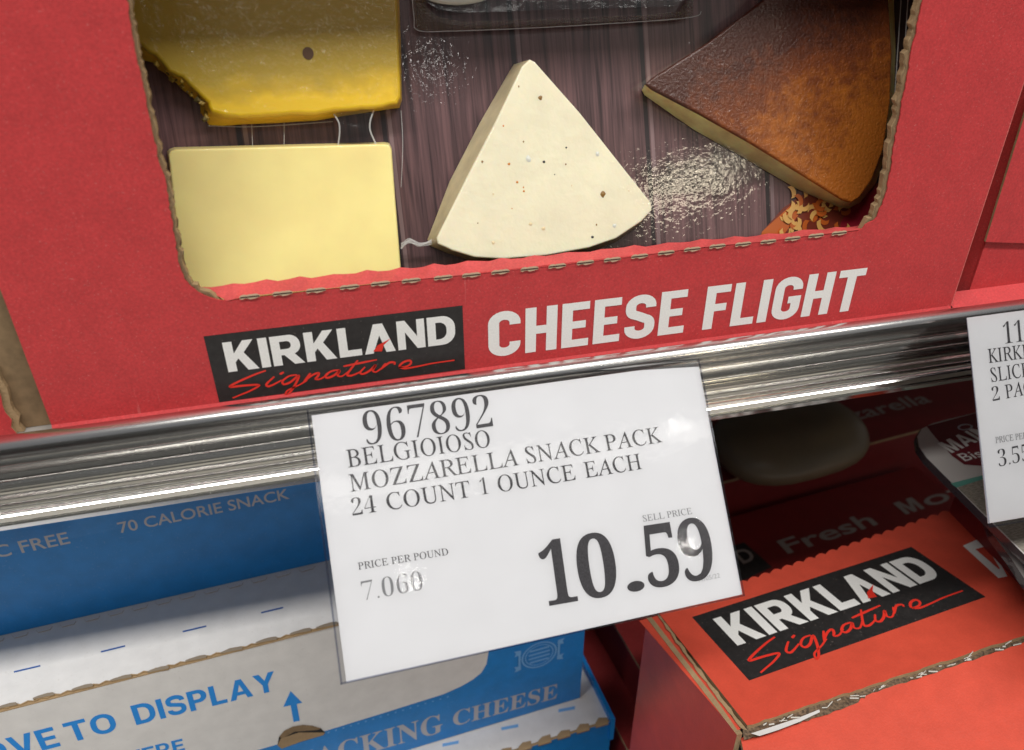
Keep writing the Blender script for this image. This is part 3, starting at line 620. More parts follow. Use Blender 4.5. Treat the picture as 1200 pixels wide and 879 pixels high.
g = cheesemesh('gouda_slab', f, b2, .011, GOU, GOUS, 'olive amber cheese slab with ragged lower edge, above the pale yellow block', .0013)
N, L, b = nodes(GOU); zmin = min(v.co.z for v in g.data.vertices)
def math_g(op, a_, b2_):
    n_ = N.new('ShaderNodeMath'); n_.operation = op
    for i_, q_ in enumerate((a_, b2_)):
        if isinstance(q_, (int, float)): n_.inputs[i_].default_value = q_
        else: L.new(q_, n_.inputs[i_])
    return n_.outputs[0]
hz = math_g('SUBTRACT', math_g('SUBTRACT', gz.outputs[2], zmin), math_g('MULTIPLY', gn.outputs[0], .017))
gr = N.new('ShaderNodeValToRGB'); L.new(math_g('MULTIPLY', hz, 60.0), gr.inputs[0]); ge = gr.color_ramp.elements
ge[0].position = .10; ge[0].color = (.82, .54, .014, 1); ge[1].position = 1.0; ge[1].color = (.44, .30, .030, 1); q_ = ge.new(.30); q_.color = (.58, .38, .014, 1); q_ = ge.new(.55); q_.color = (.44, .30, .020, 1)
L.new(gr.outputs[0], b.inputs['Base Color'])
ho = []
r_ = random.Random(21); CRU = mat('cheese crumb', (.30, .20, .035), .5); CRU2 = mat('dark crumb', (.10, .075, .02), .6)
for i in range(26):
    t = r_.random(); P0 = [(178, 68), (205, 92), (232, 112), (240, 128), (244, 140)]; k = min(3, int(t * 4)); u, v = lerp2(P0[k], P0[k + 1], t * 4 - k); u += r_.uniform(-4, 3); v += r_.uniform(-3, 4)
    A = CARD.at(u, v, r_.uniform(.004, .010)); q = r_.uniform(.0005, .0014)
    V = [A + Vector([r_.uniform(-q, q) * .3 + (q if j == a_ else 0) * sg for a_ in range(3)]) for j in range(3) for sg in (1, -1)]
    mesh('torn_crumb', V, [[0, 2, 4], [2, 1, 4], [1, 3, 4], [3, 0, 4], [2, 0, 5], [1, 2, 5], [3, 1, 5], [0, 3, 5]], CRU if i % 3 else CRU2, g)
HOLE = mat('cheese eye', (.09, .04, .012), .4)
A = CARD.at(361, 63, .01115); mesh('cheese_eye', [A + ex * .0019 * math.cos(i * math.pi / 8) + ey * .0021 * math.sin(i * math.pi / 8) for i in range(16)], [list(range(16))], HOLE, g)
AMB = mat('amber translucent rim', (.75, .38, .015), .3, **{'Coat_Weight': 1.0, 'Coat_Roughness': .06, 'Subsurface_Weight': .3, 'Subsurface_Scale': .004}); add_bump(AMB, 220, .8, .002, which='Coat Normal'); add_noise_col(AMB, (.70, .36, .02), .35, 140)
rim = [(244, 122), (262, 126), (300, 122), (340, 121), (380, 117), (420, 113), (466, 108), (470, 118), (466, 124), (400, 131), (350, 134), (300, 139), (262, 138), (250, 134)]
# yellow block, lower left
yf = [(197, 181), (200, 177), (206, 175), (330, 172), (450, 169), (456, 170), (459, 176), (463, 230), (467, 280), (471, 330), (473, 352), (224, 380), (214, 338), (209, 300), (203, 240)]
yb = [(196, 178), (199, 175), (205, 173), (330, 170), (450, 167), (456, 168), (459, 174), (463, 230), (467, 280), (471, 330), (473, 352), (224, 380), (212, 338), (207, 300), (201, 240)]
f, b2 = rs(yf, yb, 10); cheesemesh('butterkase_block', f, b2, .013, YEL, YEL, 'smooth pale yellow rectangular cheese block at lower left of the window', .0008).name = 'yellow_cheese_block'
# white wedge
wf = [(621, 70), (627, 73), (680, 133), (725, 190), (763, 238), (764, 247), (752, 260), (722, 280), (690, 291), (640, 300), (590, 304), (556, 302), (530, 294), (513, 286), (512, 279), (545, 213), (580, 145), (612, 78)]
wb = [(602, 76), (609, 74), (670, 136), (720, 192), (759, 240), (761, 249), (750, 264), (722, 284), (690, 296), (640, 305), (590, 308), (552, 306), (524, 297), (503, 288), (501, 281), (527, 213), (562, 145), (597, 84)]
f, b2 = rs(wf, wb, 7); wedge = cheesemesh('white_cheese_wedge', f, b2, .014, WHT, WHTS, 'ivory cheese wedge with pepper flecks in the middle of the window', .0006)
PEP = mat('black pepper fleck', (.02, .02, .025), .6); CHI = mat('orange pepper fleck', (.62, .24, .03), .5); OLV = mat('olive brown fleck', (.26, .14, .03), .5); FNT = mat('faint fleck', (.80, .66, .40), .5); BLF = mat('bluish fleck', (.72, .74, .66), .5)
for (u, v, r, m) in [(633.5, 115, 3.6, OLV), (608, 102, 1.4, OLV), (590, 148, 1.5, CHI), (613.5, 166.5, 1.3, OLV), (663.5, 173.5, 1.6, PEP), (637.5, 190, 2.3, PEP), (565, 190, 1.9, OLV), (596.5, 192.5, 2.4, CHI), (619, 187, 5.0, BLF), (700, 181, 4.0, BLF), (663, 193, 1.4, OLV), (606, 214, 1.9, CHI), (613.5, 220, 1.2, CHI), (614, 224.5, 1.9, CHI), (578, 228, 1.5, FNT), (670, 218, 1.2, FNT), (706.5, 228, 5.0, OLV), (737, 224, 1.3, FNT), (622, 263, 3.2, FNT), (637, 268, 3.5, FNT), (699, 264, 1.5, OLV), (694.5, 278.5, 2.4, PEP), (720, 265, 3.5, BLF), (578, 285, 3.0, FNT), (650, 205, 1.0, PEP), (560, 262, 1.1, OLV), (600, 245, 1.0, CHI)]:
    A = CARD.at(u, v, .01405); rr0 = r * .00026; q = random.Random(int(u)); P = [A + ex * rr0 * math.cos(i * math.pi / 4) * q.uniform(.6, 1.1) + ey * rr0 * math.sin(i * math.pi / 4) * q.uniform(.6, 1.2) for i in range(8)]
    mesh('spice_fleck', P + [A + CN_ * rr0 * .25], [[i, (i + 1) % 8, 8] for i in range(8)], m, wedge)
# brown rind wedge
bf = [(757, 99), (764, 92), (830, 50), (905, -8), (1000, -75), (1062, -110), (1052, -50), (1042, 0), (1046, 60), (1044, 120), (1036, 175), (1022, 212), (1008, 232), (998, 238), (988, 235), (940, 205), (880, 168), (820, 134), (764, 105)]
bb = [(752, 106), (760, 98), (826, 56), (900, -4), (1000, -70), (1066, -110), (1056, -50), (1048, 0), (1050, 60), (1048, 120), (1040, 178), (1026, 216), (1008, 238), (994, 245), (982, 243), (934, 222), (872, 186), (812, 152), (755, 112)]
f, b2 = rs(bf, bb, 7); rw = cheesemesh('brown_cheese_wedge', f, b2, .011, RIND, RINDS, 'cheese wedge with dark brown spiced rind at right of the window', .0010)
# clear film details of the package
def ribpx(name, P, wpx, off, m, parent, k=6):
    v, fcs = ribbon(catmull(P, k), wpx); return mesh(name, [CARD.at(x, y, off) for x, y in v], fcs, m, parent, smooth=True)
flat('plastic_tab', [(396, 130), (438, 126), (436, 134), (433, 146), (434, 156), (440, 172), (395, 174), (397, 156), (397, 146), (392, 136)], TABP, pkg, .008)
SEAL = mat('film edge glint', (.75, .75, .74), .25, **{'Transmission_Weight': .5})
ribpx('film_edge', [(391, 134), (397, 144), (398, 156), (396, 172)], 1.6, .0085, SEAL, pkg); ribpx('film_edge', [(438, 130), (434, 142), (434, 154), (441, 170)], 1.8, .0085, SEAL, pkg)
for P in ([(295, 146), (296, 172)], [(333, 144), (333, 170)], [(244, 148), (300, 149), (390, 143)], [(470, 130), (472, 170), (470, 220)]): ribpx('film_edge', P, .7, .004, SEAL, pkg)
# film stretched down from the cheeses to the card: a real crinkled sheet, patch by patch
def filmpatch(name, px, off_fn, amp, m, parent, nx=60, ny=30, freq=220):
    (a, b_, c_, d_) = px; vs, fs = [], []
    for j in range(ny + 1):
        for i in range(nx + 1):
            s_, t_ = i / nx, j / ny; p = lerp2(lerp2(a, b_, s_), lerp2(d_, c_, s_), t_); P = CARD.at(*p, 0.001)
            fade = min(1, 6 * min(s_, 1 - s_, t_, 1 - t_)); h = off_fn(s_, t_) + amp * fade * (noise.noise(P * freq) + .5 * noise.noise(P * freq * 2.3))
            vs.append(P + CN_ * max(h, .0002))
    for j in range(ny):
        for i in range(nx): q = j * (nx + 1) + i; fs.append([q, q + nx + 1, q + nx + 2, q + 1])
    o = mesh(name, vs, fs, m, parent, smooth=True); at_ = o.data.attributes.new('cover', 'FLOAT', 'POINT')
    for q, v in enumerate(at_.data):
        s_, t_ = (q % (nx + 1)) / nx, (q // (nx + 1)) / ny; r2 = ((s_ - .5) / .5) ** 2 + ((t_ - .5) / .5) ** 2
        v.value = max(0, min(1, 1.0 - r2 + .8 * noise.noise(vs[q] * 150)))
    return o
filmpatch('crinkled_film', [(736, 176), (898, 158), (890, 222), (746, 240)], lambda s, t: .0012, .00006, FILM, pkg, 220, 120, 720)
# textured seal strip of the upper tray
SEALT = clear('textured seal', (.80, .78, .78), .25, 1.9, (1400, 1.0, .0015), 1.6)
flat('seal_strip', [(480, -80), (498, -80), (500, 8), (512, 20), (540, 26), (640, 23), (760, 18), (795, 14), (806, 0), (800, -80), (815, -80), (812, 18), (800, 24), (640, 33), (520, 38), (488, 36), (482, 0)][::-1], SEALT, pkg, .003)
ribpx('film_edge', [(482, -20), (485, 20), (490, 36), (530, 37), (650, 32), (800, 22), (822, 14)], .9, .0034, SEAL, pkg)
flat('tray_rim', [(498, -80), (800, -80), (805, -2), (790, 8), (640, 12), (540, 16), (512, 12), (500, 2)][::-1], TABP, pkg, .0045)
IV = mat('white cup', (.62, .62, .58), .3, **{'Coat_Weight': 1}); 
cup = mesh('soft_cheese_cup', [CARD.at(535 + 42 * math.cos(i * math.pi / 12), -8 + 15 * math.sin(i * math.pi / 12), .004) for i in range(24)] + [CARD.at(535 + 36 * math.cos(i * math.pi / 12), -9 + 12 * math.sin(i * math.pi / 12), .0075) for i in range(24)], [[i, (i + 1) % 24, (i + 1) % 24 + 24, i + 24] for i in range(24)] + [list(range(24, 48))], IV, label='pale rounded cheese piece cut off by the top of the picture', cat='cheese', smooth=True); cup.name = 'pale_cheese_piece'
# film knot by the wedge foot
r_ = random.Random(9)
for i in range(5):
    ribpx('film_wisp', [(470, 286 + i * 1.5), (480, 283 + r_.uniform(-3, 4)), (492, 289 + r_.uniform(-4, 3)), (506, 284 + r_.uniform(-3, 3))], 1.0 + r_.random(), .006 + i * .0005, SEAL, pkg)
# vertical clear tray wall at the right end
for i, u in enumerate((1048, 1056, 1063)): ribpx('tray_wall_edge', [(u + 12, -60), (u + 4, 60), (u - 2, 150)], 1.2, .006 + .003 * i, SEAL, pkg)
DKP = mat('painted interior shade', (.03, .02, .025), .3)
flat('interior_shade_sheet', [(1046, -120), (1100, -120), (1085, 60), (1060, 190), (1035, 215)], DKP, pkg, .0012)  # dark sheet painted for the shaded interior of the box

# ================================================================== neighbouring boxes
P1 = Pl((0, .0015, 0), (0, -1, 0)); P2 = Pl((0, .016, 0), (0, -1, 0))
nl = thing('cheese_box', (-.09, .03, 0), 'red box mostly out of frame at left with a torn kraft edge', 'box')
a, b_ = P1.at(0, 447), P1.at(27, 513)
ed = [Vector((-.0125 + random.Random(i).uniform(-.0007, .0007), .0015, -.001 + i * .003)) for i in range(8)]
slab('front_panel', [Vector((-.30, .0015, -.001))] + ed + [Vector((-.0125, .0015, .0245)), Vector((-.03, .0015, .028)), Vector((-.03, .0015, .2)), Vector((-.30, .0015, .2))], (0, -1, 0), .0006, RED, KRAFT, nl)
slab('board_core', [Vector((-.30, .0023, -.001))] + [p + Vector((.0022, .0008, 0)) for p in ed] + [Vector((-.0103, .0023, .0252)), Vector((-.028, .0023, .029)), Vector((-.028, .0023, .2)), Vector((-.30, .0023, .2))], (0, -1, 0), .002, KRAFT, KRAFT, nl)
cuboid('side_flap', (-.030, .0046, -.001), (-.0005, .0070, .2), KRAFTD, nl)  # darker kraft stands in for shade on the flap
cuboid('side_wall', (-.30, .0075, -.001), (-.0015, .09, .2), KRAFT, nl)
nr = thing('cheese_box', (.50, .03, 0), 'red box set back at the right edge with a cut flap', 'box')
mesh('bottom_crease', [(.3625, .0085, .0030), (.66, .0085, .0030), (.66, -.0002, -.001), (.3625, -.0002, -.001)], [[0, 3, 2, 1]], RED, nr)
slab('front_panel', [Vector((.3760, .0085, .0030)), Vector((.66, .0085, .0030)), Vector((.66, .0085, .2)), Vector((.3760, .0085, .2))], (0, -1, 0), .003, RED, RED, nr)
fp = Pl((0, .0068, .0022), (0, -1, 0))
slab('shadow_slant', [Vector((.3765, .0086, -.0005)), Vector((.3765, .0086, .2)), Vector((.3665, .034, .2)), Vector((.3665, .034, -.0005))], (-.93, -.366, 0), .003, RED, RED, nr)  # slanted panel added in place of the soft shadow on this box
fl = [fp.at(1155, 284), fp.at(1180, 285), fp.at(1215, 286), fp.at(1290, 270), fp.at(1330, 100), fp.at(1215, 90)]
slab('cut_flap', fl, (0, -1, 0), .0010, RED, KRAFT, nr)
cuboid('box_body', (.372, .0350, -.001), (.66, .12, .2), KRAFT, nr)

# ================================================================== price signs
def sign(TP, corners, sleevepx, label, texts):
    t = thing('price_sign', TP.at(*corners[0]), label, 'price sign', 'price signs hanging from the shelf rail')
    C = [TP.at(*p) for p in corners]
    slab('paper_card', C, TP.n, .0003, PAPER, PAPER, t)
    Sf = [TP.at(*p, .0007) for p in sleevepx]; n = len(Sf)
    mesh('clear_sleeve', Sf, [list(range(n))] , SLEEVE, t)
    mesh('clear_sleeve_back', [TP.at(*p, -.0010) for p in sleevepx], [list(range(n))], SLEEVE, t).name = 'clear_sleeve'
    for a_, b2_ in ((0, 3), (3, 2), (2, 1)):
        A, B = Sf[a_], Sf[b2_]; d_ = (B - A).normalized(); s_ = d_.cross(TP.n) * .0007
        cc = (Sf[0] + Sf[2]) / 2
        if s_.dot(cc - A) < 0: s_ = -s_
        mesh('sleeve_edge', [A + TP.n * .00015, B + TP.n * .00015, B + s_ + TP.n * .00015, A + s_ + TP.n * .00015], [[0, 1, 2, 3]], EDGE, t)
    texts(TP, t); return t
e1 = Vector((.9984, .0452, -.0338)); TP = Pl(BOX.shift(.0215).at(365, 487), Vector((.0562, -.7458, .6638)))
def tx1(p, t):
    off = -.012
    text('967892', p, (429, 523), (578.4, 500.7), (425.4, 484.3), TONER, t, 'bold', -.018)
    text('BELGIOIOSO', p, (407.7, 548.6), (575.3, 523.8), (405.9, 527.8), TONER, t, 'serif')
    text('MOZZARELLA SNACK PACK', p, (410.8, 577), (777, 518.5), (409, 556.6), TONER, t, 'serif')
    text('24 COUNT 1 OUNCE EACH', p, (413.4, 605.4), (752.7, 550), (411.2, 585.4), TONER, t, 'mixed')
    text('PRICE PER POUND', p, (420, 668.4), (525.6, 650.6), (419.6, 660), TONER, t, 'serif')
    text('7.060', p, (425.4, 705.2), (496.4, 691.9), (423.2, 682.6), TONERG, t, 'bold', -.022)
    text('SELL PRICE', p, (754, 612), (811.3, 602.7), (753.6, 604.5), TONERG, t, 'serif')
    text('', p, (636, 712), (840, 676.5), (630.3, 639.5), TONER, t, 'bold', 0, pieces=[('1', .015, .195), ('0', .215, .43), ('.', .475, .575), ('5', .60, .79), ('9', .805, 1)])
    text('11/05/22', p, (819.2, 682.6), (844, 677.2), (818.8, 677.2), TONERL, t, 'sans')
_g0 = glyphs
def glyphs(text_, off=0.0, style='sans'):
    if style != 'mixed': return _g0(text_, off, style)
    # letters from the regular serif, digits from the thinned bold, laid out one word after another
    vs, fs, x = [], [], 0
    for wd in text_.split(' '):
        dig = wd.isdigit(); v, f = _g0(wd, -.018 if dig else 0, 'bold' if dig else 'serif')
        W = {'24': 1.35, 'COUNT': 4.9, '1': .45, 'OUNCE': 4.85, 'EACH': 3.75}[wd]
        b = len(vs); vs += [(x + a * W, y) for a, y in v]; fs += [[b + i for i in q] for q in f]; x += W + (.62 if wd != 'EACH' else 0)
    vs = [(a / x, y) for a, y in vs]; return vs, fs
sign(TP, [(365, 487.5), (818, 425), (870, 697), (406, 800.5)], [(359, 481), (819, 417.5), (873, 699), (399, 803)], 'large white price sign in clear sleeve reading 967892 and 10.59', tx1)
n2 = Vector((.9984, .0452, -.0338)).cross(Vector((0, -.519, -.855))); n2 = -n2 if n2.y > 0 else n2
T2 = Pl(BOX.shift(.0205).at(1133, 372), n2)
def tx2(p, t):
    def ex2(a, b, k): return (a[0] + (b[0] - a[0]) * k, a[1] + (b[1] - a[1]) * k)
    text('11', p, (1177, 404), (1200, 401), (1174.5, 379), TONER, t, 'bold', -.018)
    for s_, a, b, k, tp_ in (('KIRKLAND', (1158.7, 426), (1200, 420.6), 2.05, (1157.8, 409.6)), ('SLICED', (1162, 448.4), (1200, 442.3), 1.5, (1160.7, 432)), ('PACK', (1179, 467.7), (1200, 463.6), 2.1, (1178, 451.5)), ('PRICE PER POUND', (1166.8, 520), (1200, 514.7), 1.9, (1166.4, 512.7))):
        text(s_, p, a, ex2(a, b, k), tp_, TONER if s_ != 'PRICE PER POUND' else TONERG, t, 'serif')
    text('2', p, (1163.6, 471), (1172, 469.3), (1162.7, 454.6), TONER, t, 'bold', -.018)
    text('3.55', p, (1171, 547.9), (1207, 540), (1169.7, 528.2), TONER, t, 'bold', -.020)
sign(T2, [(1133, 373), (1400, 338), (1470, 560), (1158, 614)], [(1131, 372), (1402, 336), (1473, 566), (1158.5, 619)], 'white price sign cut off by the right edge of the picture, reading 3.55', tx2)

# ================================================================== blue snack cases
ZB = -.15
TOPZ = Pl((0, 0, ZB), (0, 0, 1)); a = TOPZ.at(0, 835); b_ = TOPZ.at(390, 735); be = (b_ - a).normalized(); bn = Vector((be.y, -be.x, 0))
FR = Pl(a, bn)
up = Vector((0, 0, 1)); inn = -bn
cr3 = FR.at(688, 700); xr = (cr3 - a).dot(be)
def bp(x, d, z): return a + be * x + inn * d + up * z          # case-local: along, into shelf, up
hF = ZB - FR.at(677, 819).z
def case(name, x0, x1, d0, d1, z0, z1, label, front=BLUE, top=WHITEB, side=BLUE, grp=None):
    t = thing(name, bp((x0 + x1) / 2, (d0 + d1) / 2, z0), label, 'case', grp)
    e_ = .0015
    slab('front_panel', [bp(x0, d0, z0), bp(x1, d0, z0), bp(x1, d0, z1), bp(x0, d0, z1)], bn, e_, front, KRAFT, t)
    slab('top_panel', [bp(x0, d0 + e_ + .0002, z1), bp(x1, d0 + e_ + .0002, z1), bp(x1, d1, z1), bp(x0, d1, z1)], up, e_, top, KRAFT, t)
    slab('side_panel', [bp(x1, d0 + e_ + .0002, z0), bp(x1, d1, z0), bp(x1, d1, z1 - e_ - .0002), bp(x1, d0 + e_ + .0002, z1 - e_ - .0002)], be, e_, side, KRAFT, t)
    return t
GB = 'stacked blue and white snack cheese cases'
c1 = case('snack_case', -.42, xr, 0, .30, -hF, 0, 'white and blue case lettered TO DISPLAY with an arrow and half round thumb hole', grp=GB)
# white rounded area on the face
wa = [(-260, 1010), (-150, 800), (0, 834), (390, 734.5), (580, 688), (576, 735), (572, 768), (570, 779), (564, 789), (554, 797), (540, 805), (520, 814), (450, 836), (385, 856), (300, 880), (150, 925), (0, 965)]
wp = [FR.at(*p, EPS * 2) for p in wa[2:]]; wl_ = bp(-.42, 0, 0) + bn * EPS * 2; x_ = FR.at(0, 965, EPS * 2)
print_ = mesh('white_print_area', [bp(-.4199, -EPS * 2, x_.z - ZB), bp(-.4199, -EPS * 2, -.0002)] + [Vector((p.x, p.y, min(p.z, ZB - .0003))) for p in wp], [list(range(len(wp) + 2))][::1], WHITEB, c1)
if print_.data.polygons[0].normal.dot(bn) < 0: print_.data.flip_normals()
htext('DISPLAY', FR, (160, 850.4), (325, 809), (152.5, 828), BLUEINK, print_)
htext('TO', FR, (82, 871), (139, 856.5), (76, 848), BLUEINK, print_)
htext('REMOVE', FR, (-112, 922), (71.5, 874.5), (-121, 898), BLUEINK, print_)
htext('TEAR HERE', FR, (70, 916), (217, 879.5), (66, 902), BLUEINK, print_)
ar = [(340.5, 810.5), (354, 824), (347.7, 825.5), (351.4, 845), (344, 846.7), (340.5, 827), (332, 829)]
o = mesh('arrow_print', [FR.at(*p, EPS * 5) for p in ar], [list(range(7))], BLUEINK, print_)
# thumb hole with kraft floor
th = [(325, 874), (327, 864), (333, 857), (343, 852), (355, 850), (366, 851), (376, 854), (381, 859)]
flat('thumb_hole', th, DARK, c1, EPS * 6, FR)
flat('hole_rim', [(325, 874), (329, 866), (350, 859), (381, 859), (379, 862), (352, 870), (330, 878)], KRAFT, c1, EPS * 9, FR)
flat('hole_fold', [(327, 864), (333, 857), (343, 852), (355, 850), (366, 851), (376, 854), (372, 856), (345, 858), (331, 866)], KRAFTD, c1, EPS * 8, FR)
text('CHEESE', FR, (531, 852), (652.6, 818.5), (529, 835.5), PALEINK, c1, 'bold')
text('SNACKING', FR, (322, 914), (519, 858), (316, 893), PALEINK, c1, 'bold')
# dotted cut line below the white area
for i in range(34):
    q = lerp2((384, 858.5), (528, 815.5), i / 33); q2 = lerp2((384, 858.5), (528, 815.5), (i + .5) / 33)
    if i % 2 == 0: flat('cut_mark', [q, q2, (q2[0], q2[1] + 1.4), (q[0], q[1] + 1.4)], PALEBLUE, c1, EPS * 5, FR)
# seal emblem
sc_, ss = FR.at(632, 769, EPS * 4), 0.0004
def seal(pl, u, v, r):
    A = pl.at(u, v, EPS * 4); X = be; Y = up; k = (pl.at(u + r, v, EPS * 4) - A).length; ps = []
    cc = lambda q, n=28: [(k * q * math.cos(6.2832 * i / n), k * q * math.sin(6.2832 * i / n)) for i in range(n)]
    ps += [ring(cc(1), cc(.90)), ring(cc(.80), cc(.74))]
    for y in (-.45, -.15, .15, .45): ps.append(poly((-.6 * k * math.sqrt(1 - y * y), (y - .07) * k), (.6 * k * math.sqrt(1 - y * y), (y - .07) * k), (.6 * k * math.sqrt(1 - y * y), (y + .07) * k), (-.6 * k * math.sqrt(1 - y * y), (y + .07) * k)))
    for s_ in (-1, 1):
        for j in (-1, 1): ps.append(poly(*[(s_ * (1.0 + x) * k, (j * .62 + y) * k) for x, y in ((.02, -.16), (.38, -.26), (.30, .0), (.42, .2), (.02, .14))]))
        ps.append(poly(*[(s_ * x * k, y * k) for x, y in ((1.04, -.5), (1.16, -.5), (1.16, .5), (1.04, .5))]))
    ps = [(v_, face_up(v_, f_)) for v_, f_ in ps]
    put2d('seal_emblem', ps, A, X, Y, pl.n, PALEBLUE, c1)
seal(FR, 632, 768, 19)
# torn top edge: fluted core and tan stubs
zz = []; xe = xr; nfl = 150
vs, fs = [], []
for i in range(nfl + 1):
    x = -.12 + (xe + .12) * i / nfl; z = .0009 + .0006 * math.sin(i * math.pi); 
    zz.append(x)
core = [bp(x, .0003 + (.0012 if i % 2 else .0002), .0006) for i, x in enumerate(zz)]
n = len(core); vs = core + [p + inn * .0006 for p in core] + [p - up * .0006 for p in core]
mesh('corrugated_core', vs, [[i, i + 1, i + 1 + n, i + n] for i in range(n - 1)] + [[i, i + 2 * n, i + 1 + 2 * n, i + 1] for i in range(n - 1)], KRAFT, c1)
slab('board_liner', [bp(-.42, -.0001, -.0010), bp(xe, -.0001, -.0010), bp(xe, -.0001, .0002), bp(-.42, -.0001, .0002)], bn, .0003, KRAFT, KRAFT, c1)
r_ = random.Random(5)
STUB = mat('torn grey brown board', (.26, .21, .155), .9)
stubs = [(20, 745), (140, 713), (265, 685), (390, 655), (510, 627), (632, 592), (748, 565), (860, 533), (970, 505), (1055, 485)]
for i, (x, y) in enumerate(stubs):
    u, v = x / 2.755, 560 + y / 2.755; w_ = 12; P = []; v -= 4
    T = TOPZ.shift(.0010)
    pts = [(u - w_, v + 5.0), (u - w_ - .5, v + 3.6), (u - w_ + 4, v + 1.6), (u - 3, v - .8 + r_.random()), (u + 4, v - 2.2), (u + w_ - 1, v - 3.2), (u + w_ + 1, v - 1.8), (u + w_, v + .2)]
    slab('torn_tab', [T.at(*p) for p in pts], up, .0011, STUB, KRAFT, c1)
# dashes printed on the top panel
for x, y, x2, y2 in [(45, 628, 130, 608), (326, 563, 404, 544), (590, 498, 666, 480), (843, 437, 914, 420)]:
    p = [(x / 2.755, 560 + y / 2.755), (x2 / 2.755, 560 + y2 / 2.755)]
    mesh('dash_mark', [TOPZ.at(p[0][0], p[0][1] + .9, EPS * 3), TOPZ.at(p[1][0], p[1][1] + .9, EPS * 3), TOPZ.at(p[1][0], p[1][1] - .9, EPS * 3), TOPZ.at(p[0][0], p[0][1] - .9, EPS * 3)], [[0, 1, 2, 3]], DKBLUEINK, c1)
# upper case standing further back
q = TOPZ.at(0, 746); d0 = (q - a).dot(inn)
q2 = TOPZ.at(370, 661); e3 = (q2 - q).normalized(); n3 = Vector((e3.y, -e3.x, 0)); B3 = Pl(q, n3)
c3 = thing('snack_case', q + e3 * .1, 'blue case in shadow under the shelf lettered 70 CALORIE SNACK', 'case', GB)
def b3(x, d, z): return q + e3 * x - n3 * d + up * (z + .0002)
slab('front_panel', [b3(-.35, 0, 0), b3(.225, 0, 0), b3(.225, 0, .05), b3(.225, -.006, .105), b3(-.35, -.006, .105), b3(-.35, 0, .05)], n3, .002, BLUE, KRAFT, c3)
slab('case_body', [b3(-.35, .004, 0), b3(.225, .004, 0), b3(.225, .20, 0), b3(-.35, .20, 0)], (0, 0, -1), .105, BLUE, BLUE, c3)
text('70 CALORIE SNACK', B3, (140.8, 625.3), (339.4, 584.7), (136.4, 613.4), PALEINK, c3, 'sans', .010, lift=.0066)
text('C FREE', B3, (-4, 654.5), (82.8, 637), (-9, 641), PALEINK, c3, 'sans', .010, lift=.0066)
for i in range(14):
    u = -5 + i * 28; v = 749 - u * .231; w_ = 9
    P = [TOPZ.at(x, y, .0004) for x, y in ((u - w_, v + 1.5), (u - w_ + 3, v + 4.5), (u + w_ - 1, v + .8), (u + w_ + 1, v - 2.5))]
    slab('notch_tab', P, up, .0003, WHITEB, KRAFT, c3)
# lower case
zl = -hF
L2 = Pl(bp(0, 0, zl - .0005), up); f1 = L2.at(703, 850); dl = (f1 - a).dot(inn); xl = (f1 - a).dot(be)
c2 = case('snack_case', -.42, xr + .012, dl, .30, -.183, zl - .0006, 'lowest blue and white case with blue dashes on its white top', grp=GB)
for x, y, x2, y2 in [(654.5, 833.5, 673.7, 829.7), (587.5, 854.6, 607.4, 850.8), (518.5, 873.8, 537.6, 870)]:
    mesh('dash_mark', [L2.at(x, y + 1.8, 0), L2.at(x2, y2 + 1.8, 0), L2.at(x2, y2 - 1.8, 0), L2.at(x, y - 1.8, 0)], [[0, 1, 2, 3]], PALEBLUE, c2)
slab('side_rim', [bp(xr + .0105, dl - .002, zl + .004), bp(xr + .0130, dl - .002, zl + .004), bp(xr + .0130, .12, zl + .004), bp(xr + .0105, .12, zl + .004)], up, .02, BLUE, BLUE, c2)
r_ = random.Random(8)
for i in range(9): slab('torn_tab', [bp(xr + .010 - i * .012 + dx, dl + dy, zl + .0006) for dx, dy in ((-.009, -.0012), (-.001, -.0014), (0, .0022 + r_.random() * .001), (-.005, .003 + r_.random() * .001), (-.008, .0015))], up, .0011, KRAFT, KRAFT, c2)

# ================================================================== orange mozzarella box
nO = Vector((-.029, .198, .98)).normalized()
OP = Pl(Pl((0, 0, -.14), (0, 0, 1)).at(868, 853), nO)
mb = thing('mozzarella_box', OP.at(960, 740) - up * .1, 'orange red box with black logo panel on its lit top, lower right', 'box')
def scallop(p, q_, n, amp):
    out = []
    for i in range(n * 4):
        t = i / (n * 4); o_ = amp * (0, .7, 1, .7)[i % 4]; x, y = lerp2(p, q_, t); out.append((x - o_ * .35, y - o_))
    return out + [q_]
rear = scallop((771, 718), (1112, 600), 26, 3.0)
pan = rear + [(1204, 690), (1260, 725), (1205, 744)] + jag((1203, 744), (869, 853), 50, .9, 4)
slab('top_panel', [OP.at(*p) for p in pan], nO, .0028, ORANGE, KRAFT, mb)
logo(OP, (816, 722), (1072, 640), (1155, 700), (878, 798), mb)
# trapezoid letter with a triangular hole
tr_o = [(1128.5, 640), (1154.5, 628.5), (1180.5, 676), (1170, 678)]; tr_i = [(1143, 644), (1156, 640.5), (1172, 667), (1170.5, 667.5)]
vs = [OP.at(*p, EPS * 4) for p in tr_o + tr_i]
mesh('printed_letter', vs, [[i, (i + 1) % 4, (i + 1) % 4 + 4, i + 4] for i in range(4)], LETTER, mb)
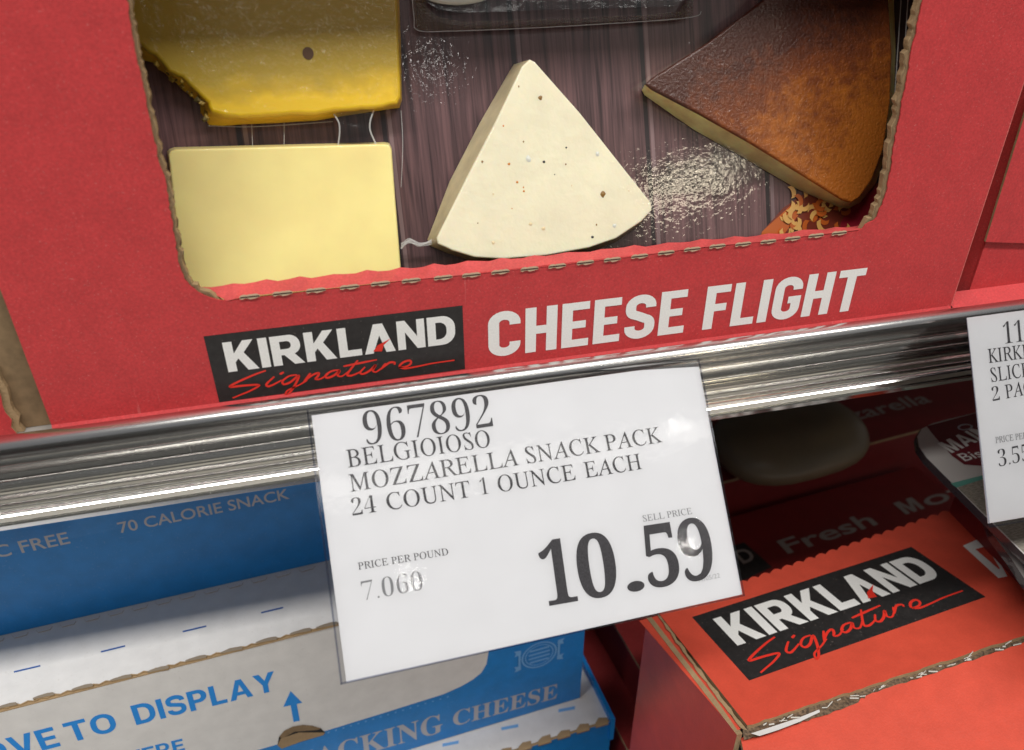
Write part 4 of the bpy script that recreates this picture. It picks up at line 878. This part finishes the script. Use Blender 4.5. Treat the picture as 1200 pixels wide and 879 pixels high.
# side face
At = OP.at(749, 728) ; Bt = OP.at(769, 722); Ft = OP.at(868, 855.5, -.0004)
SIDE = DKRED if False else ORANGE
sN = (Ft - Bt).cross(up).normalized(); sN = -sN if sN.x > 0 else sN
e_s = (Ft - Bt).normalized()
o1 = Bt + sN * .0052; f1_ = Ft + sN * .0030
slab('side_panel', [o1, f1_ + e_s * .002, f1_ + e_s * .002 - up * .16, o1 - up * .16], sN, .0026, ORANGE, KRAFT, mb)
mesh('top_crease', [OP.at(749, 728, -.0001), OP.at(770.5, 722, -.0001), OP.at(868, 855, -.0001), OP.at(861, 857, -.0006)], [[3, 2, 1, 0]], ORANGE, mb)
r_ = random.Random(6); eL = [OP.at(*p, -.0003) for p in jagline([(770, 722), (800, 765), (835, 812), (868, 855)], 1.0, 9, 6)]; eR = [OP.at(*p, -.0003) for p in jagline([(775, 724), (806, 767), (841, 813), (876, 858)], 1.2, 19, 6)]
m_ = min(len(eL), len(eR)); mesh('cut_edge', [p + nO * .0006 for p in eL[:m_] + eR[:m_]], [[i, i + 1, i + 1 + m_, i + m_] for i in range(m_ - 1)], KRAFT, mb)
# front lid below the slot, tilted forward and down
nF = Vector((-.05, -.12, .98)).normalized()
OF = Pl(OP.at(868, 858, -.004), nF)
lid = [(868, 866)] + jag((878, 861), (1206, 752), 50, .9, 14) + [(1290, 730), (1420, 1060), (905, 1050), (872, 884)]
slab('front_lid', [OF.at(*p) for p in lid], nF, .0028, ORANGE, KRAFT, mb)
SLOTD = mat('dark torn fluting', (.10, .065, .04), .8); add_noise_col(SLOTD, (.13, .085, .05), .7, 900, 5)
# board core and film strands seen in the slot
sA = [OP.at(*p, -.0012) for p in jagline([(870, 853), (960, 824), (1080, 784), (1206, 742)], 1.3, 30, 5)]; sB = [OP.at(*p, -.0032) for p in jagline([(872, 868), (962, 840), (1082, 797), (1206, 757)], 1.3, 60, 5)]
m_ = min(len(sA), len(sB)); mesh('slot_core', sA[:m_] + sB[:m_], [[i, i + m_, i + 1 + m_, i + 1] for i in range(m_ - 1)], SLOTD, mb)
GLINT = mat('silver film strand', (.80, .78, .72), .25, .1)
for i in range(60):
    t = r_.uniform(0.02, .98); u, v = lerp2((878, 857), (1200, 750), t); l = r_.uniform(3, 11); an = r_.uniform(-.9, .1); dx, dy = l * math.cos(an), l * math.sin(an) ; v += r_.uniform(-2.5, 2.5)
    w_ = r_.uniform(.8, 1.8); o_ = .0006 + r_.random() * .0012
    mesh('film_strand', [OP.at(u, v, o_), OP.at(u + dx, v + dy, o_), OP.at(u + dx, v + dy + w_, o_), OP.at(u, v + w_, o_)], [[0, 3, 2, 1]], GLINT, mb) if i < 34 else None
flat('white_liner_tear', [(880, 860), (905, 852), (935, 842), (960, 832), (961, 835), (938, 846), (912, 856), (890, 863)], WHITEB, mb, .0001, OP)
SP = Pl(f1_, sN)
text('KIRKLAND', SP, (797, 886), (852, 950), (790, 866), LETTER, mb, 'sans', .02)
# right hand inner wall
W0, W1 = OP.at(1112, 600), OP.at(1230, 722)
wn = (W1 - W0).cross(up).normalized(); wn = -wn if wn.x > 0 else wn
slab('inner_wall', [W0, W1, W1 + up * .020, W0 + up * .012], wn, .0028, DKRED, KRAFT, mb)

# ================================================================== dark red cases behind
ncz = Vector((-.02, .06, 1)).normalized()
oe = Vector((.9938, .11, 0)).normalized(); oi = Vector((-.11, .9938, 0)).normalized()
D1 = Pl((.25, .05, -.255), (0, 0, 1)); GM = 'dark red mozzarella cases under the shelf'
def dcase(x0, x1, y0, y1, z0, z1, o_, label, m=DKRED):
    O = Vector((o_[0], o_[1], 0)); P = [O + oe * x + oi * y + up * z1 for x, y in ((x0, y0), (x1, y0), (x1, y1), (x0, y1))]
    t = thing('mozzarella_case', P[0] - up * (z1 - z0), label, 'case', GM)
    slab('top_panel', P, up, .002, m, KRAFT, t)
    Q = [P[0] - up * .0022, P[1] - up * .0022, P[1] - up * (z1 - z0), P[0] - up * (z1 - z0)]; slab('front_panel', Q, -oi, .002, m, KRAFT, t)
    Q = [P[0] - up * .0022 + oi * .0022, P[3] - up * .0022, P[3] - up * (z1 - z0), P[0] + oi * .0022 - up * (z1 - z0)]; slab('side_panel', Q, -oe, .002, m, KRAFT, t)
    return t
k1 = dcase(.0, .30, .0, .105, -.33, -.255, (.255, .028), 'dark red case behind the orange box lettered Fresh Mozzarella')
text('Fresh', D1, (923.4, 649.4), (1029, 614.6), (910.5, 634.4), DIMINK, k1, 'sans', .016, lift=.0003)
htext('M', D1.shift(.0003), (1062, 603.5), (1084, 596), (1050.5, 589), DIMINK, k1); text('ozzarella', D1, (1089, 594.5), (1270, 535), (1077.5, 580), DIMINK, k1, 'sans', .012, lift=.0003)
flat('black_logo_area', [(800, 660), (872, 636), (905, 665), (830, 700)], BLACK, k1, .0002, D1)
text('D', D1, (871, 661), (887, 655), (862, 646), DIMINK, k1, 'sans', .02, lift=.0004)
D2 = Pl((.25, .1, -.225), (0, 0, 1))
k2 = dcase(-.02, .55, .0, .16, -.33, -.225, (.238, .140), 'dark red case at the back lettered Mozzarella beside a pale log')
text('zarella', D2, (1001, 493.4), (1093, 471), (994, 481), DIMINK, k2, 'sans', .012, lift=.0003)
# pale mozzarella log lying on the back case
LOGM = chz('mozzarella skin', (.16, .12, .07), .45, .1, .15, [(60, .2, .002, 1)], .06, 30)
c_ = D2.at(922, 528, .012); c_.z = -.225 + .0225
vs, fs = [], []; nu, nvv = 24, 14
lx, ly = (D2.at(998, 505, .01) - D2.at(846, 545, .01)).length / 2, .040
for j in range(nvv + 1):
    ph = math.pi * j / nvv
    for i in range(nu):
        th_ = 2 * math.pi * i / nu; sx_ = lambda t, e_: math.copysign(abs(t) ** e_, t)
        X = sx_(math.cos(ph), .7) * lx; rad = sx_(math.sin(ph), .75); vs.append(c_ + oe * X + oi * (rad * math.cos(th_) * ly) + up * (rad * math.sin(th_) * .022))
for j in range(nvv):
    for i in range(nu): fs.append([j * nu + i, (j + 1) * nu + i, (j + 1) * nu + (i + 1) % nu, j * nu + (i + 1) % nu])
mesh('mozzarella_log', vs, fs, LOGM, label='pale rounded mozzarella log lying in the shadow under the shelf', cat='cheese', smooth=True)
k3 = dcase(.0, .06, .0, .12, -.334, -.290, (.238, .008), 'dark red case low between the blue case and the orange box')

# ================================================================== flat packs at right
PZ = Pl((0, 0, -.098), (0, 0, 1))
pk1 = thing('meat_pack', PZ.at(1200, 540), 'flat rounded pack with dark red label lettered MAIN behind the small price sign', 'package')
SIL = mat('pack white print', (.62, .60, .58), .3, **{'Coat_Weight': .7}); GRYP = mat('grey pattern print', (.26, .24, .21), .3, **{'Coat_Weight': .6}); add_noise_col(GRYP, (.27, .25, .21), .5, 500, 4, stretch=(1, 4, 1)); MAR = mat('maroon print', (.16, .008, .018), .3, **{'Coat_Weight': .6}); TEAL = mat('teal print', (.12, .36, .30), .3); BLKE = mat('black pack edge', (.05, .045, .05), .25, **{'Coat_Weight': 1})
rim_ = [(1330, 440), (1110, 492), (1092, 497), (1080, 503), (1075, 512), (1077, 524), (1086, 537), (1105, 556), (1150, 601), (1205, 655), (1330, 770)]
body = slab('pack_body', [PZ.at(*p) for p in rim_], up, .0030, SIL, BLKE, pk1)
slab('pack_edge', [PZ.at(p[0] - 3.0, p[1] + 2.5, -.0032) for p in rim_], up, .0025, BLKE, BLKE, pk1)
flat('grey_print_area', [(1330, 500), (1180, 556), (1155, 561), (1122, 572), (1150, 599), (1205, 653), (1330, 768)], GRYP, body, .0001, PZ)
flat('teal_line', [(1330, 494), (1180, 551), (1155, 556.5), (1114, 567), (1121, 572), (1155, 561), (1180, 556), (1330, 500)], TEAL, body, .0002, PZ)
lab = flat('maroon_label', [(1330, 440), (1145, 484), (1086, 500), (1092, 508), (1103, 521), (1116, 535), (1130, 545), (1160, 547), (1330, 510)], MAR, body, .00015, PZ)
AB['N'] = HV['N']; htext('MAIN', PZ.shift(.0003), (1115.7, 531.5), (1166, 509), (1105, 517.5), LETTER, lab)
text('Bis', PZ, (1131, 541), (1154, 535), (1129, 531), LETTER, lab, 'sans', .004, lift=.0003)
A = PZ.at(1131, 501, .0003); put2d('badge', [ring([(.0048 * math.cos(t), .0026 * math.sin(t)) for t in [6.283 * i / 20 for i in range(20)]], [(.0036 * math.cos(t), .0016 * math.sin(t)) for t in [6.283 * i / 20 for i in range(20)]])], A, oe, oi, up, PALEINK, lab)
PZ2 = Pl((0, 0, -.112), (0, 0, 1))
pk2 = thing('meat_pack', PZ2.at(1200, 640), 'grey and white pack lying below the one lettered MAIN, at the right edge', 'package')
rim2 = [(1330, 560), (1150, 590), (1163, 626), (1185, 655), (1204, 684), (1330, 790)]
b2_ = slab('pack_body', [PZ2.at(*p) for p in rim2], up, .0030, SIL, BLKE, pk2)
slab('pack_edge', [PZ2.at(p[0] - 3.5, p[1] + 3, -.0032) for p in rim2], up, .0022, BLKE, BLKE, pk2)
flat('grey_print_area', [(1330, 560), (1155, 592), (1166, 622), (1215, 630), (1330, 600)], GRYP, b2_, .0001, PZ2)
